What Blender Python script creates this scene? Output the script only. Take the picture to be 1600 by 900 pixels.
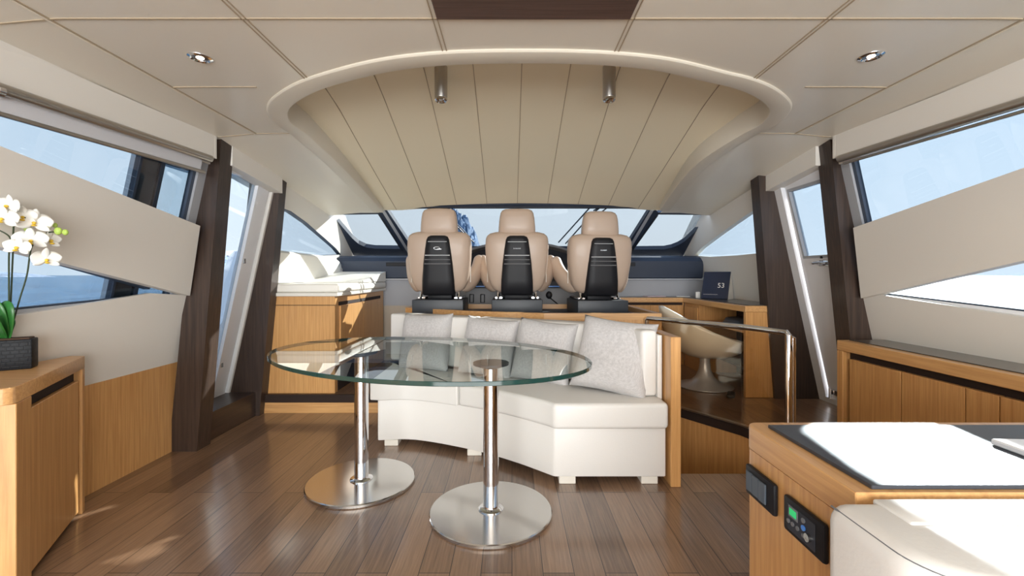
import bpy, bmesh, math, random
from mathutils import Vector, Matrix, noise
from mathutils.geometry import tessellate_polygon
random.seed(7)
SC = bpy.context.scene
COL = SC.collection
PI = math.pi
for o in list(bpy.data.objects): bpy.data.objects.remove(o)

# ------------------------------------------------------------------ camera, sky, sun, exposure
CAMZ = 1.13; FPX = 700.0; HX = 800.0; HY = 430.0
cam = bpy.data.cameras.new('camera'); camo = bpy.data.objects.new('camera', cam); COL.objects.link(camo)
camo.location = (0, 0, CAMZ); camo.rotation_euler = (PI/2, 0, 0)
cam.sensor_width = 36; cam.lens = 36*FPX/1600; cam.shift_y = -20/1600
cam.clip_start = 0.02; cam.clip_end = 9000
SC.camera = camo
SC.view_settings.view_transform = 'Standard'; SC.view_settings.look = 'None'
SC.view_settings.gamma = 1; SC.view_settings.use_curve_mapping = False
SC.view_settings.exposure = 0.18

w = bpy.data.worlds.new('sky'); SC.world = w; w.use_nodes = True
nt = w.node_tree; nt.nodes.clear()
out = nt.nodes.new('ShaderNodeOutputWorld'); bg = nt.nodes.new('ShaderNodeBackground')
tc = nt.nodes.new('ShaderNodeTexCoord'); sx = nt.nodes.new('ShaderNodeSeparateXYZ')
nt.links.new(tc.outputs['Generated'], sx.inputs[0])
rz = nt.nodes.new('ShaderNodeValToRGB'); nt.links.new(sx.outputs['Z'], rz.inputs[0])
cr = rz.color_ramp; cr.elements[0].position = 0.0; cr.elements[0].color = (.88, .92, .96, 1)
cr.elements[1].position = 0.75; cr.elements[1].color = (.42, .58, .84, 1)
e = cr.elements.new(0.25); e.color = (.78, .86, .94, 1)
# the sky is brighter on the sun's side
mr = nt.nodes.new('ShaderNodeMapRange'); nt.links.new(sx.outputs['X'], mr.inputs[0])
mr.inputs[1].default_value = -0.5; mr.inputs[2].default_value = 0.9; mr.inputs[3].default_value = 1.2; mr.inputs[4].default_value = 1.4
mu = nt.nodes.new('ShaderNodeVectorMath'); mu.operation = 'SCALE'
nt.links.new(rz.outputs[0], mu.inputs[0]); nt.links.new(mr.outputs[0], mu.inputs['Scale'])
nt.links.new(mu.outputs[0], bg.inputs[0]); bg.inputs[1].default_value = 2.15
nt.links.new(bg.outputs[0], out.inputs[0])

SUN_DIR = Vector((.60, .70, .433)).normalized()
sl = bpy.data.lights.new('sun', 'SUN'); sl.energy = 26; sl.angle = math.radians(.6); sl.color = (1, .95, .87)
so = bpy.data.objects.new('sun', sl); COL.objects.link(so); so.rotation_euler = SUN_DIR.to_track_quat('Z', 'Y').to_euler()

def area(name, loc, direction, sx_, sy_, energy, color=(1, 1, 1)):
    l = bpy.data.lights.new(name, 'AREA'); l.shape = 'RECTANGLE'; l.size = sx_; l.size_y = sy_; l.energy = energy; l.color = color
    o = bpy.data.objects.new(name, l); COL.objects.link(o); o.location = loc
    o.rotation_euler = Vector(direction).to_track_quat('-Z', 'Y').to_euler()
    return o
# fill lamp added in the aft doorway behind the camera to brighten the interior
area('aft_fill_lamp', (.08, -3.0, 1.15), (0, 1, .22), 3.9, 1.7, 265, (1, .995, .975))

# ------------------------------------------------------------------ measuring helpers
def at(px, py, Y):
    return Vector(((px-HX)/FPX*Y, Y, CAMZ+(HY-py)/FPX*Y))
def onz(px, py, z):
    return at(px, py, (CAMZ-z)*FPX/(py-HY))
WL = lambda z: -2.18+(z-.57)*.217          # inner face of the leaning left wall
WR = lambda z: 2.34-(z-.57)*.217
def wl(px, py, off=0.0):                    # -> (Y, z) on the left wall
    dx = (px-HX)/FPX; k = (HY-py)/FPX
    Y = (-2.18+off+.56*.217)/(dx-.217*k)
    return (Y, CAMZ+k*Y)
def wr(px, py, off=0.0):
    dx = (px-HX)/FPX; k = (HY-py)/FPX
    Y = (2.34-off-.56*.217)/(dx+.217*k)
    return (Y, CAMZ+k*Y)
def ceil_z(Y):
    return 2.03 if Y < 2.84 else 2.03-.129*(Y-2.84)
def onceil(px, py):
    dx = (px-HX)/FPX; k = (HY-py)/FPX
    Y = .9/k
    if Y > 2.84: Y = (.9+.129*2.84)/(k+.129)
    return Vector((dx*Y, Y, ceil_z(Y)))

# ------------------------------------------------------------------ materials
MATS = {}
def newmat(name):
    m = bpy.data.materials.new(name); m.use_nodes = True
    n = m.node_tree.nodes; p = n['Principled BSDF']
    MATS[name] = m
    return m, n, m.node_tree.links, p
def lin(c):
    return tuple(((v/255)/12.92 if v <= 10 else (((v/255)+.055)/1.055)**2.4) for v in c)+(1,)
def plain(name, rgb, rough=.5, metal=0, bump=0, bscale=200, coat=0, spec=.5, var=0, vscale=3, sheen=0):
    m, n, L, p = newmat(name)
    p.inputs['Base Color'].default_value = lin(rgb); p.inputs['Roughness'].default_value = rough
    p.inputs['Metallic'].default_value = metal; p.inputs['Specular IOR Level'].default_value = spec
    p.inputs['Coat Weight'].default_value = coat; p.inputs['Coat Roughness'].default_value = .08
    p.inputs['Sheen Weight'].default_value = sheen
    t = n.new('ShaderNodeTexCoord')
    if bump:
        x = n.new('ShaderNodeTexNoise'); x.inputs['Scale'].default_value = bscale; x.inputs['Detail'].default_value = 4
        b = n.new('ShaderNodeBump'); b.inputs['Strength'].default_value = bump; b.inputs['Distance'].default_value = .002
        L.new(t.outputs['Object'], x.inputs['Vector']); L.new(x.outputs[0], b.inputs['Height']); L.new(b.outputs[0], p.inputs['Normal'])
    if var:
        x = n.new('ShaderNodeTexNoise'); x.inputs['Scale'].default_value = vscale; x.inputs['Detail'].default_value = 3
        r = n.new('ShaderNodeValToRGB'); c = lin(rgb)
        r.color_ramp.elements[0].position = .3; r.color_ramp.elements[1].position = .7
        r.color_ramp.elements[0].color = tuple(v*(1-var) for v in c[:3])+(1,); r.color_ramp.elements[1].color = tuple(min(1, v*(1+var)) for v in c[:3])+(1,)
        L.new(t.outputs['Object'], x.inputs['Vector']); L.new(x.outputs[0], r.inputs[0]); L.new(r.outputs[0], p.inputs['Base Color'])
    return m
def wood(name, a, b, rough=.35, axis='Z', scale=1.0, coat=.2):
    """fine straight grain that runs along one axis"""
    m, n, L, p = newmat(name)
    t = n.new('ShaderNodeTexCoord'); mp = n.new('ShaderNodeMapping')
    s = {'Z': (38, 38, 1.2), 'Y': (38, 1.2, 38), 'X': (1.2, 38, 38)}[axis]
    mp.inputs['Scale'].default_value = tuple(v*scale for v in s)
    x = n.new('ShaderNodeTexNoise'); x.inputs['Scale'].default_value = 2.2; x.inputs['Detail'].default_value = 6; x.inputs['Roughness'].default_value = .62
    big = n.new('ShaderNodeTexNoise'); big.inputs['Scale'].default_value = .8
    mx = n.new('ShaderNodeMath'); mx.operation = 'MULTIPLY_ADD'; mx.inputs[1].default_value = .75
    m2 = n.new('ShaderNodeMath'); m2.operation = 'MULTIPLY'; m2.inputs[1].default_value = .25
    r = n.new('ShaderNodeValToRGB'); r.color_ramp.elements[0].position = .34; r.color_ramp.elements[1].position = .66
    r.color_ramp.elements[0].color = lin(a); r.color_ramp.elements[1].color = lin(b)
    L.new(t.outputs['Object'], mp.inputs[0]); L.new(mp.outputs[0], x.inputs['Vector']); L.new(t.outputs['Object'], big.inputs['Vector'])
    L.new(big.outputs[0], m2.inputs[0]); L.new(x.outputs[0], mx.inputs[0]); L.new(m2.outputs[0], mx.inputs[2])
    L.new(mx.outputs[0], r.inputs[0]); L.new(r.outputs[0], p.inputs['Base Color'])
    bp = n.new('ShaderNodeBump'); bp.inputs['Strength'].default_value = .06; bp.inputs['Distance'].default_value = .002
    L.new(x.outputs[0], bp.inputs['Height']); L.new(bp.outputs[0], p.inputs['Normal'])
    p.inputs['Roughness'].default_value = rough; p.inputs['Coat Weight'].default_value = coat; p.inputs['Coat Roughness'].default_value = .15
    return m
def glassy(name, tint, gloss=(1, 1, 1), ior=1.45, rough=0.0, maxf=1.0):
    """clear sheet: tinted straight-through light plus a fresnel mirror"""
    m = bpy.data.materials.new(name); m.use_nodes = True; n = m.node_tree.nodes; L = m.node_tree.links; n.clear()
    o = n.new('ShaderNodeOutputMaterial'); mix = n.new('ShaderNodeMixShader'); tr = n.new('ShaderNodeBsdfTransparent'); g = n.new('ShaderNodeBsdfGlossy')
    tr.inputs[0].default_value = tuple(tint)+(1,); g.inputs[0].default_value = tuple(gloss)+(1,); g.inputs['Roughness'].default_value = rough
    f = n.new('ShaderNodeFresnel'); ge = n.new('ShaderNodeNewGeometry'); md = n.new('ShaderNodeMath'); md.operation = 'MULTIPLY_ADD'
    md.inputs[1].default_value = 1/ior-ior; md.inputs[2].default_value = ior      # same mirror strength on both faces of the sheet
    L.new(ge.outputs['Backfacing'], md.inputs[0]); L.new(md.outputs[0], f.inputs[0])
    L.new(f.outputs[0], mix.inputs[0]); L.new(tr.outputs[0], mix.inputs[1]); L.new(g.outputs[0], mix.inputs[2]); L.new(mix.outputs[0], o.inputs[0])
    MATS[name] = m
    return m
def floor_mat():
    m, n, L, p = newmat('walnut_planks')
    t = n.new('ShaderNodeTexCoord'); rot = n.new('ShaderNodeMapping'); rot.inputs['Rotation'].default_value = (0, 0, PI/2)
    br = n.new('ShaderNodeTexBrick'); br.inputs['Scale'].default_value = 1
    br.inputs['Brick Width'].default_value = 1.7; br.inputs['Row Height'].default_value = .118; br.inputs['Mortar Size'].default_value = .0016
    br.inputs['Color1'].default_value = (0, 0, 0, 1); br.inputs['Color2'].default_value = (1, 1, 1, 1); br.inputs['Mortar'].default_value = (.5, .5, .5, 1); br.offset = .37
    L.new(t.outputs['Object'], rot.inputs[0]); L.new(rot.outputs[0], br.inputs['Vector'])
    mp = n.new('ShaderNodeMapping'); mp.inputs['Scale'].default_value = (70, 2.2, 1)
    x = n.new('ShaderNodeTexNoise'); x.inputs['Scale'].default_value = 1.6; x.inputs['Detail'].default_value = 7; x.inputs['Roughness'].default_value = .65
    L.new(t.outputs['Object'], mp.inputs[0]); L.new(mp.outputs[0], x.inputs['Vector'])
    a = n.new('ShaderNodeMath'); a.operation = 'MULTIPLY_ADD'; a.inputs[1].default_value = .30
    L.new(br.outputs['Color'], a.inputs[0]); s = n.new('ShaderNodeMath'); s.operation = 'MULTIPLY'; s.inputs[1].default_value = .85
    L.new(x.outputs[0], s.inputs[0]); L.new(s.outputs[0], a.inputs[2])
    r = n.new('ShaderNodeValToRGB'); r.color_ramp.elements[0].position = .25; r.color_ramp.elements[1].position = .85
    r.color_ramp.elements[0].color = lin((74, 52, 38)); r.color_ramp.elements[1].color = lin((156, 124, 98))
    L.new(a.outputs[0], r.inputs[0])
    mx = n.new('ShaderNodeMix'); mx.data_type = 'RGBA'; mx.inputs['B'].default_value = lin((38, 24, 16))
    L.new(br.outputs['Fac'], mx.inputs['Factor']); L.new(r.outputs[0], mx.inputs['A']); L.new(mx.outputs['Result'], p.inputs['Base Color'])
    p.inputs['Roughness'].default_value = .3; p.inputs['Coat Weight'].default_value = .7; p.inputs['Coat Roughness'].default_value = .14
    b = n.new('ShaderNodeBump'); b.inputs['Strength'].default_value = .12; b.inputs['Distance'].default_value = .002
    L.new(x.outputs[0], b.inputs['Height']); L.new(b.outputs[0], p.inputs['Normal'])
    return m
def croc_mat():
    m, n, L, p = newmat('black_crocodile')
    t = n.new('ShaderNodeTexCoord'); mp = n.new('ShaderNodeMapping'); mp.inputs['Rotation'].default_value = (PI/2, 0, 0)
    br = n.new('ShaderNodeTexBrick'); br.inputs['Scale'].default_value = 1; br.inputs['Brick Width'].default_value = .022; br.inputs['Row Height'].default_value = .016
    br.inputs['Mortar Size'].default_value = .0022; br.inputs['Mortar Smooth'].default_value = .8
    br.inputs['Color1'].default_value = (1, 1, 1, 1); br.inputs['Color2'].default_value = (.9, .9, .9, 1); br.inputs['Mortar'].default_value = (0, 0, 0, 1)
    b = n.new('ShaderNodeBump'); b.inputs['Strength'].default_value = .35; b.inputs['Distance'].default_value = .002
    L.new(t.outputs['Object'], mp.inputs[0]); L.new(mp.outputs[0], br.inputs['Vector']); L.new(br.outputs['Color'], b.inputs['Height']); L.new(b.outputs[0], p.inputs['Normal'])
    p.inputs['Base Color'].default_value = lin((20, 22, 26)); p.inputs['Roughness'].default_value = .5; p.inputs['Specular IOR Level'].default_value = .2
    return m
def sea_mat():
    m, n, L, p = newmat('sea_water')
    t = n.new('ShaderNodeTexCoord')
    x = n.new('ShaderNodeTexNoise'); x.inputs['Scale'].default_value = .35; x.inputs['Detail'].default_value = 8; x.inputs['Roughness'].default_value = .6
    y = n.new('ShaderNodeTexNoise'); y.inputs['Scale'].default_value = .05; y.inputs['Detail'].default_value = 6
    mp = n.new('ShaderNodeMapping'); mp.inputs['Scale'].default_value = (1, 1.0, 1)
    L.new(t.outputs['Object'], mp.inputs[0]); L.new(mp.outputs[0], x.inputs['Vector']); L.new(t.outputs['Object'], y.inputs['Vector'])
    r = n.new('ShaderNodeValToRGB'); r.color_ramp.elements[0].position = .35; r.color_ramp.elements[1].position = .68
    r.color_ramp.elements[0].color = lin((28, 68, 98)); r.color_ramp.elements[1].color = lin((72, 124, 158))
    ad = n.new('ShaderNodeMath'); ad.operation = 'MULTIPLY_ADD'; ad.inputs[1].default_value = .5
    hf = n.new('ShaderNodeMath'); hf.operation = 'MULTIPLY'; hf.inputs[1].default_value = .5
    L.new(y.outputs[0], hf.inputs[0]); L.new(x.outputs[0], ad.inputs[0]); L.new(hf.outputs[0], ad.inputs[2]); L.new(ad.outputs[0], r.inputs[0]); L.new(r.outputs[0], p.inputs['Base Color'])
    b = n.new('ShaderNodeBump'); b.inputs['Strength'].default_value = 1; b.inputs['Distance'].default_value = .8
    L.new(x.outputs[0], b.inputs['Height']); L.new(b.outputs[0], p.inputs['Normal'])
    p.inputs['Roughness'].default_value = .22; p.inputs['Specular IOR Level'].default_value = .08
    return m
def fabric_mat():
    m, n, L, p = newmat('grey_woven_fabric')
    t = n.new('ShaderNodeTexCoord'); mp = n.new('ShaderNodeMapping'); mp.inputs['Scale'].default_value = (1, 7, 1)
    x = n.new('ShaderNodeTexNoise'); x.inputs['Scale'].default_value = 60; x.inputs['Detail'].default_value = 7; x.inputs['Roughness'].default_value = .7
    L.new(t.outputs['Object'], mp.inputs[0]); L.new(mp.outputs[0], x.inputs['Vector'])
    r = n.new('ShaderNodeValToRGB'); r.color_ramp.elements[0].position = .32; r.color_ramp.elements[1].position = .62
    r.color_ramp.elements[0].color = lin((180, 177, 176)); r.color_ramp.elements[1].color = lin((206, 203, 202))
    L.new(x.outputs[0], r.inputs[0]); L.new(r.outputs[0], p.inputs['Base Color'])
    b = n.new('ShaderNodeBump'); b.inputs['Strength'].default_value = .35; b.inputs['Distance'].default_value = .003
    L.new(x.outputs[0], b.inputs['Height']); L.new(b.outputs[0], p.inputs['Normal'])
    p.inputs['Roughness'].default_value = .9; p.inputs['Sheen Weight'].default_value = .3
    return m

CREAMC = plain('cream_ceiling_leather', (220, 213, 199), .42, bump=.12, bscale=260, coat=.12)
CREAMV = plain('cream_headliner', (234, 223, 196), .5, bump=.1, bscale=260)
SEAM = plain('tan_seam', (168, 152, 128), .7)
SEAML = plain('pale_welt', (226, 217, 200), .5)
CREAMW = plain('cream_wall_panel', (226, 221, 212), .5, bump=.1, bscale=300)
IVORYC = plain('cream_moulding', (212, 204, 188), .45)
IVORY = plain('ivory_trim', (226, 221, 210), .4)
WHITEL = plain('white_leather', (226, 223, 218), .42, bump=.15, bscale=160, coat=.1)
LOUNGE = plain('white_lounge_vinyl', (238, 234, 224), .5, bump=.2, bscale=120)
BEIGEL = plain('beige_leather', (186, 164, 146), .46, bump=.2, bscale=300, coat=.1)
BLACKG = plain('black_shell', (24, 24, 28), .5, spec=.3)
CHAR = plain('charcoal_metal', (54, 58, 64), .45)
NAVY = plain('navy_dash', (40, 50, 68), .5, bump=.2, bscale=350)
NAVYD = plain('dark_dash', (40, 44, 54), .55)
GREYP = plain('grey_lining', (158, 160, 166), .55)
GREYD = plain('grey_console', (108, 108, 110), .5)
BEIGEP = plain('beige_lining', (178, 166, 150), .6)
CHROME = plain('polished_steel', (222, 222, 224), .06, metal=1)
BRUSH = plain('brushed_steel', (205, 203, 200), .16, metal=1)
ALU = plain('satin_aluminium', (190, 186, 180), .34, metal=1)
SILV = plain('silver_paint', (196, 198, 202), .35, metal=.4)
OAK = wood('honey_oak_vertical', (184, 132, 78), (216, 166, 106), axis='Z')
OAKY = wood('honey_oak_long', (190, 140, 88), (220, 172, 114), axis='Y')
OAKX = wood('honey_oak_cross', (186, 136, 84), (218, 170, 112), axis='X')
WENGE = wood('wenge', (40, 29, 24), (72, 55, 45), .45, 'Z', coat=.1)
WENGED = wood('wenge_long', (40, 28, 22), (66, 48, 38), .4, 'Y', coat=.2)
DARKGAP = plain('dark_recess', (40, 24, 16), .8)
FLOORM = floor_mat()
TINT = glassy('tinted_window', (.50, .545, .58))
TINTW = glassy('windscreen_glass', (.52, .545, .56))
DIMG = glassy('doorway_dimming_glass', (.60, .63, .65))
CLEAR = glassy('clear_door_glass', (.86, .90, .92))
TABLEG = glassy('table_glass', (.84, .93, .91), ior=1.8)
EDGEG = plain('green_glass_edge', (28, 62, 58), .08, coat=.5)
BRONZEG = glassy('bronze_rail_glass', (.90, .85, .78), ior=1.5)
ROLLER = plain('grey_blind_fabric', (205, 205, 208), .7)
WINFR = plain('window_gasket', (60, 70, 86), .5)
WINGREY = plain('window_frame_grey', (170, 172, 176), .4)
WHITEP = plain('white_gelcoat', (236, 236, 238), .3, coat=.3)
SLATE = plain('black_stone_glass', (50, 54, 62), .36, bump=.25, bscale=500, spec=.6)
DARKTOP = plain('dark_sideboard_top', (74, 68, 62), .3, coat=.3)
BROWNP = wood('brown_screen', (70, 50, 42), (98, 74, 64), .5, 'X', coat=0)
SHELLW = plain('pearl_white_shell', (232, 224, 206), .28, coat=.5)
FABRIC = fabric_mat()
CROC = croc_mat()
PETAL = plain('white_petal', (244, 244, 238), .6)
PETALY = plain('yellow_lip', (226, 190, 60), .6)
GREEN = plain('orchid_leaf', (44, 104, 44), .35, var=.3, vscale=18)
STEM = plain('orchid_stem', (58, 70, 48), .5)
BUD = plain('green_bud', (170, 196, 90), .5)
SOIL = plain('potting_bark', (70, 50, 36), .9, bump=1, bscale=90)
ROCK = plain('haze_tinted_rock', (116, 138, 166), .95, bump=.5, bscale=.2, var=.25, vscale=.12)  # distance haze is put into the base colour of the rock
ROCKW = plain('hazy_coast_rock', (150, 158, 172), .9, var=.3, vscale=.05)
SEA = sea_mat()
PAPER = plain('white_paper', (236, 234, 230), .6)
LCD, _n, _l, _p = newmat('green_lcd'); _p.inputs['Base Color'].default_value = lin((40, 150, 90)); _p.inputs['Emission Color'].default_value = lin((40, 190, 110)); _p.inputs['Emission Strength'].default_value = .6
BULB, _n, _l, _p = newmat('warm_bulb'); _p.inputs['Emission Color'].default_value = (1, .82, .6, 1); _p.inputs['Emission Strength'].default_value = 5
BLUEB = plain('blue_button', (70, 130, 210), .3)
GREYB = plain('grey_button', (110, 112, 116), .4)
ROCKER = plain('grey_rocker', (74, 84, 94), .35)
LITMARK = plain('silver_marking', (200, 202, 206), .3, metal=.6)

# ------------------------------------------------------------------ mesh helpers
def V(*a): return Vector(a)
class MB:
    def __init__(s): s.b = bmesh.new()
    def face(s, pts):
        vs = [s.b.verts.new(p) for p in pts]
        try: return s.b.faces.new(vs)
        except ValueError: return None
    def hexa(s, q0, q1):
        """solid between two loops with the same number of points"""
        a = [s.b.verts.new(p) for p in q0]; c = [s.b.verts.new(p) for p in q1]; n = len(a)
        s.b.faces.new(a); s.b.faces.new(list(reversed(c)))
        for i in range(n): s.b.faces.new([a[i], c[i], c[(i+1) % n], a[(i+1) % n]])
        return s
    def box(s, x0, x1, y0, y1, z0, z1, bev=0, seg=3, rot=None, piv=None):
        t = bmesh.new()
        vs = [t.verts.new((x, y, z)) for z in (z0, z1) for x, y in ((x0, y0), (x1, y0), (x1, y1), (x0, y1))]
        for f in ((3, 2, 1, 0), (4, 5, 6, 7), (0, 1, 5, 4), (1, 2, 6, 5), (2, 3, 7, 6), (3, 0, 4, 7)): t.faces.new([vs[i] for i in f])
        if bev: bmesh.ops.bevel(t, geom=t.edges[:], offset=bev, segments=seg, profile=.5, affect='EDGES')
        if rot is not None:
            p = Vector(piv) if piv is not None else Vector(((x0+x1)/2, (y0+y1)/2, (z0+z1)/2))
            bmesh.ops.transform(t, matrix=Matrix.Translation(p) @ rot.to_4x4() @ Matrix.Translation(-p), verts=t.verts[:])
        s.merge(t); return s
    def merge(s, t):
        me = bpy.data.meshes.new('tmp'); t.to_mesh(me); t.free(); s.b.from_mesh(me); bpy.data.meshes.remove(me)
    def prism(s, poly, z0, z1, bev=0, seg=2):
        t = bmesh.new()
        a = [t.verts.new((p[0], p[1], z0)) for p in poly]; c = [t.verts.new((p[0], p[1], z1)) for p in poly]; n = len(a)
        t.faces.new(list(reversed(a))); t.faces.new(c)
        for i in range(n): t.faces.new([a[i], a[(i+1) % n], c[(i+1) % n], c[i]])
        bmesh.ops.recalc_face_normals(t, faces=t.faces[:])
        if bev:
            ed = [e for e in t.edges if len(e.link_faces) == 2 and e.calc_face_angle() > .5]
            bmesh.ops.bevel(t, geom=ed, offset=bev, segments=seg, profile=.5, affect='EDGES', clamp_overlap=True)
        s.merge(t); return s
    def plate(s, outer, holes, fmap, thick):
        """flat plate with holes; fmap turns a 2D point into 3D, thick is the 3D offset of its back"""
        loops = [outer]+list(holes)
        polys = [[Vector((p[0], p[1], 0)) for p in l] for l in loops]
        tris = tessellate_polygon(polys); flat = [p for l in loops for p in l]
        f = [s.b.verts.new(fmap(*p)) for p in flat]; k = [s.b.verts.new(Vector(fmap(*p))+Vector(thick)) for p in flat]
        for a, b, c in tris:
            try: s.b.faces.new([f[a], f[b], f[c]]); s.b.faces.new([k[c], k[b], k[a]])
            except ValueError: pass
        i0 = 0
        for l in loops:
            n = len(l)
            for i in range(n):
                a, b = i0+i, i0+(i+1) % n
                try: s.b.faces.new([f[a], f[b], k[b], k[a]])
                except ValueError: pass
            i0 += n
        return s
    def rings(s, rs, cap=True, closed=True):
        vv = [[s.b.verts.new(p) for p in r] for r in rs]
        for a, c in zip(vv, vv[1:]):
            n = len(a)
            for i in range(n if closed else n-1): s.b.faces.new([a[i], a[(i+1) % n], c[(i+1) % n], c[i]])
        if cap: s.b.faces.new(list(reversed(vv[0]))); s.b.faces.new(vv[-1])
        return s
    def cyl(s, p0, p1, r0, r1=None, n=24, cap=True):
        p0 = Vector(p0); p1 = Vector(p1); r1 = r0 if r1 is None else r1
        q = (p1-p0).to_track_quat('Z', 'Y'); u = q @ V(1, 0, 0); v = q @ V(0, 1, 0)
        R = lambda p, r: [p+(u*math.cos(2*PI*i/n)+v*math.sin(2*PI*i/n))*r for i in range(n)]
        return s.rings([R(p0, r0), R(p1, r1)], cap)
    def tube(s, pts, r, n=12, cap=True):
        pts = [Vector(p) for p in pts]; rs = []
        rr = r if isinstance(r, (list, tuple)) else [r]*len(pts)
        prev = None
        for i, p in enumerate(pts):
            d = (pts[min(i+1, len(pts)-1)]-pts[max(i-1, 0)]).normalized()
            if prev is None:
                u = d.orthogonal().normalized()
            else:
                u = (prev-d*prev.dot(d)).normalized()
            prev = u; v = d.cross(u)
            rs.append([p+(u*math.cos(2*PI*k/n)+v*math.sin(2*PI*k/n))*rr[i] for k in range(n)])
        return s.rings(rs, cap)
    def lathe(s, prof, c=(0, 0, 0), n=40, sx=1, sy=1, cap=True):
        return s.rings([[V(c[0]+r*sx*math.cos(2*PI*i/n), c[1]+r*sy*math.sin(2*PI*i/n), c[2]+z) for i in range(n)] for r, z in prof], cap)
    def loft(s, secs, n=40, e=3.2):
        """stacked rounded-rectangle sections: (centre x, centre y, z, half width, half depth)"""
        def ring(cx, cy, z, a, b, ee=e):
            r = []
            for i in range(n):
                t = 2*PI*i/n; ct, st = math.cos(t), math.sin(t)
                r.append(V(cx+a*math.copysign(abs(ct)**(2/ee), ct), cy+b*math.copysign(abs(st)**(2/ee), st), z))
            return r
        return s.rings([ring(*q) for q in secs])
    def ball(s, c, rx, ry=None, rz=None, n=16, rot=None):
        ry = ry or rx; rz = rz or rx; t = bmesh.new()
        bmesh.ops.create_uvsphere(t, u_segments=n, v_segments=n//2+2, radius=1)
        mt = Matrix.Translation(Vector(c)) @ (rot.to_4x4() if rot else Matrix.Identity(4)) @ Matrix.Diagonal((rx, ry, rz, 1))
        bmesh.ops.transform(t, matrix=mt, verts=t.verts[:]); s.merge(t); return s
    def build(s, name, mat, parent=None, smooth=True, ang=35, sub=0, **props):
        bmesh.ops.remove_doubles(s.b, verts=s.b.verts[:], dist=1e-6)
        bmesh.ops.recalc_face_normals(s.b, faces=s.b.faces[:])
        off = Vector((0, 0, 0)); q = parent
        while q is not None: off += q.location; q = q.parent
        if props.pop('local', False): off = Vector((0, 0, 0))
        org = props.pop('origin', None)
        if parent is None and org is None and len(s.b.verts):
            xs = [v.co for v in s.b.verts]
            org = V((min(p.x for p in xs)+max(p.x for p in xs))/2, (min(p.y for p in xs)+max(p.y for p in xs))/2, min(p.z for p in xs))
        loc = V(0, 0, 0)
        if parent is None and org is not None: loc = Vector(org); off = loc
        for v in s.b.verts: v.co -= off
        me = bpy.data.meshes.new(name); s.b.to_mesh(me); s.b.free()
        if smooth:
            for p in me.polygons: p.use_smooth = True
            me.set_sharp_from_angle(angle=math.radians(ang))
        me.materials.append(mat)
        o = bpy.data.objects.new(name, me); COL.objects.link(o); o.location = loc; o.parent = parent
        if sub:
            md = o.modifiers.new('sub', 'SUBSURF'); md.levels = sub; md.render_levels = sub
        for k, v in props.items(): o[k] = v
        return o
def thing(name, label, cat, loc=(0, 0, 0), group=None, rz=0):
    o = bpy.data.objects.new(name, None); COL.objects.link(o); o.location = loc; o.rotation_euler = (0, 0, rz)
    o.empty_display_size = .05; o['label'] = label; o['category'] = cat
    if group: o['group'] = group
    return o
def tag(o, label, cat, group=None):
    o['label'] = label; o['category'] = cat
    if group: o['group'] = group
    return o
def struct(o): o['kind'] = 'structure'; return o
def copy_tree(o, parent=None):
    kids = [c for c in list(COL.objects) if c.parent == o]
    c = o.copy(); COL.objects.link(c); c.parent = parent
    for k in kids: copy_tree(k, c)
    return c
def catmull(P, n=8, closed=False):
    P = [Vector(p) for p in P]; out_ = []; m = len(P)
    rng = range(m) if closed else range(m-1)
    for i in rng:
        g = (lambda k: P[k % m]) if closed else (lambda k: P[max(0, min(m-1, k))])
        p0, p1, p2, p3 = g(i-1), g(i), g(i+1), g(i+2)
        for k in range(n):
            t = k/n
            out_.append(.5*((2*p1)+(p2-p0)*t+(2*p0-5*p1+4*p2-p3)*t*t+(3*p1-p0-3*p2+p3)*t**3))
    if not closed: out_.append(P[-1])
    return out_
def text_mesh(name, body, size, mat, parent, mat4, depth=.0006):
    cu = bpy.data.curves.new(name, 'FONT'); cu.body = body; cu.size = size; cu.extrude = depth; cu.align_x = 'CENTER'; cu.align_y = 'CENTER'
    tmp = bpy.data.objects.new('tmp', cu); me = bpy.data.meshes.new_from_object(tmp); bpy.data.objects.remove(tmp)
    me.transform(mat4); me.materials.clear(); me.materials.append(mat)
    o = bpy.data.objects.new(name, me); COL.objects.link(o); o.parent = parent
    return o

# ================================================================== THE SETTING
# ---- floor of the saloon with the stair opening beside the sofa
WELL = [(.93, 2.55), (1.60, 2.55), (1.60, 3.66), (.93, 3.66)]
m = MB()
m.plate([(-2.6, -3.2), (2.7, -3.2), (2.7, 3.9), (-2.6, 3.9)], [WELL], lambda x, y: V(x, y, 0), (0, 0, -.05))
struct(m.build('floor', FLOORM, smooth=False, origin=(0, 0, 0)))
m = MB(); m.box(.85, 2.0, 2.45, 3.75, -1.1, -1.05)
m.box(.88, .93, 2.5, 3.7, -1.05, -.05); m.box(1.60, 1.65, 2.5, 3.7, -1.05, -.05); m.box(.93, 1.6, 2.5, 2.548, -1.05, -.05)
struct(m.build('trim_1', OAKX, smooth=False))
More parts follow.
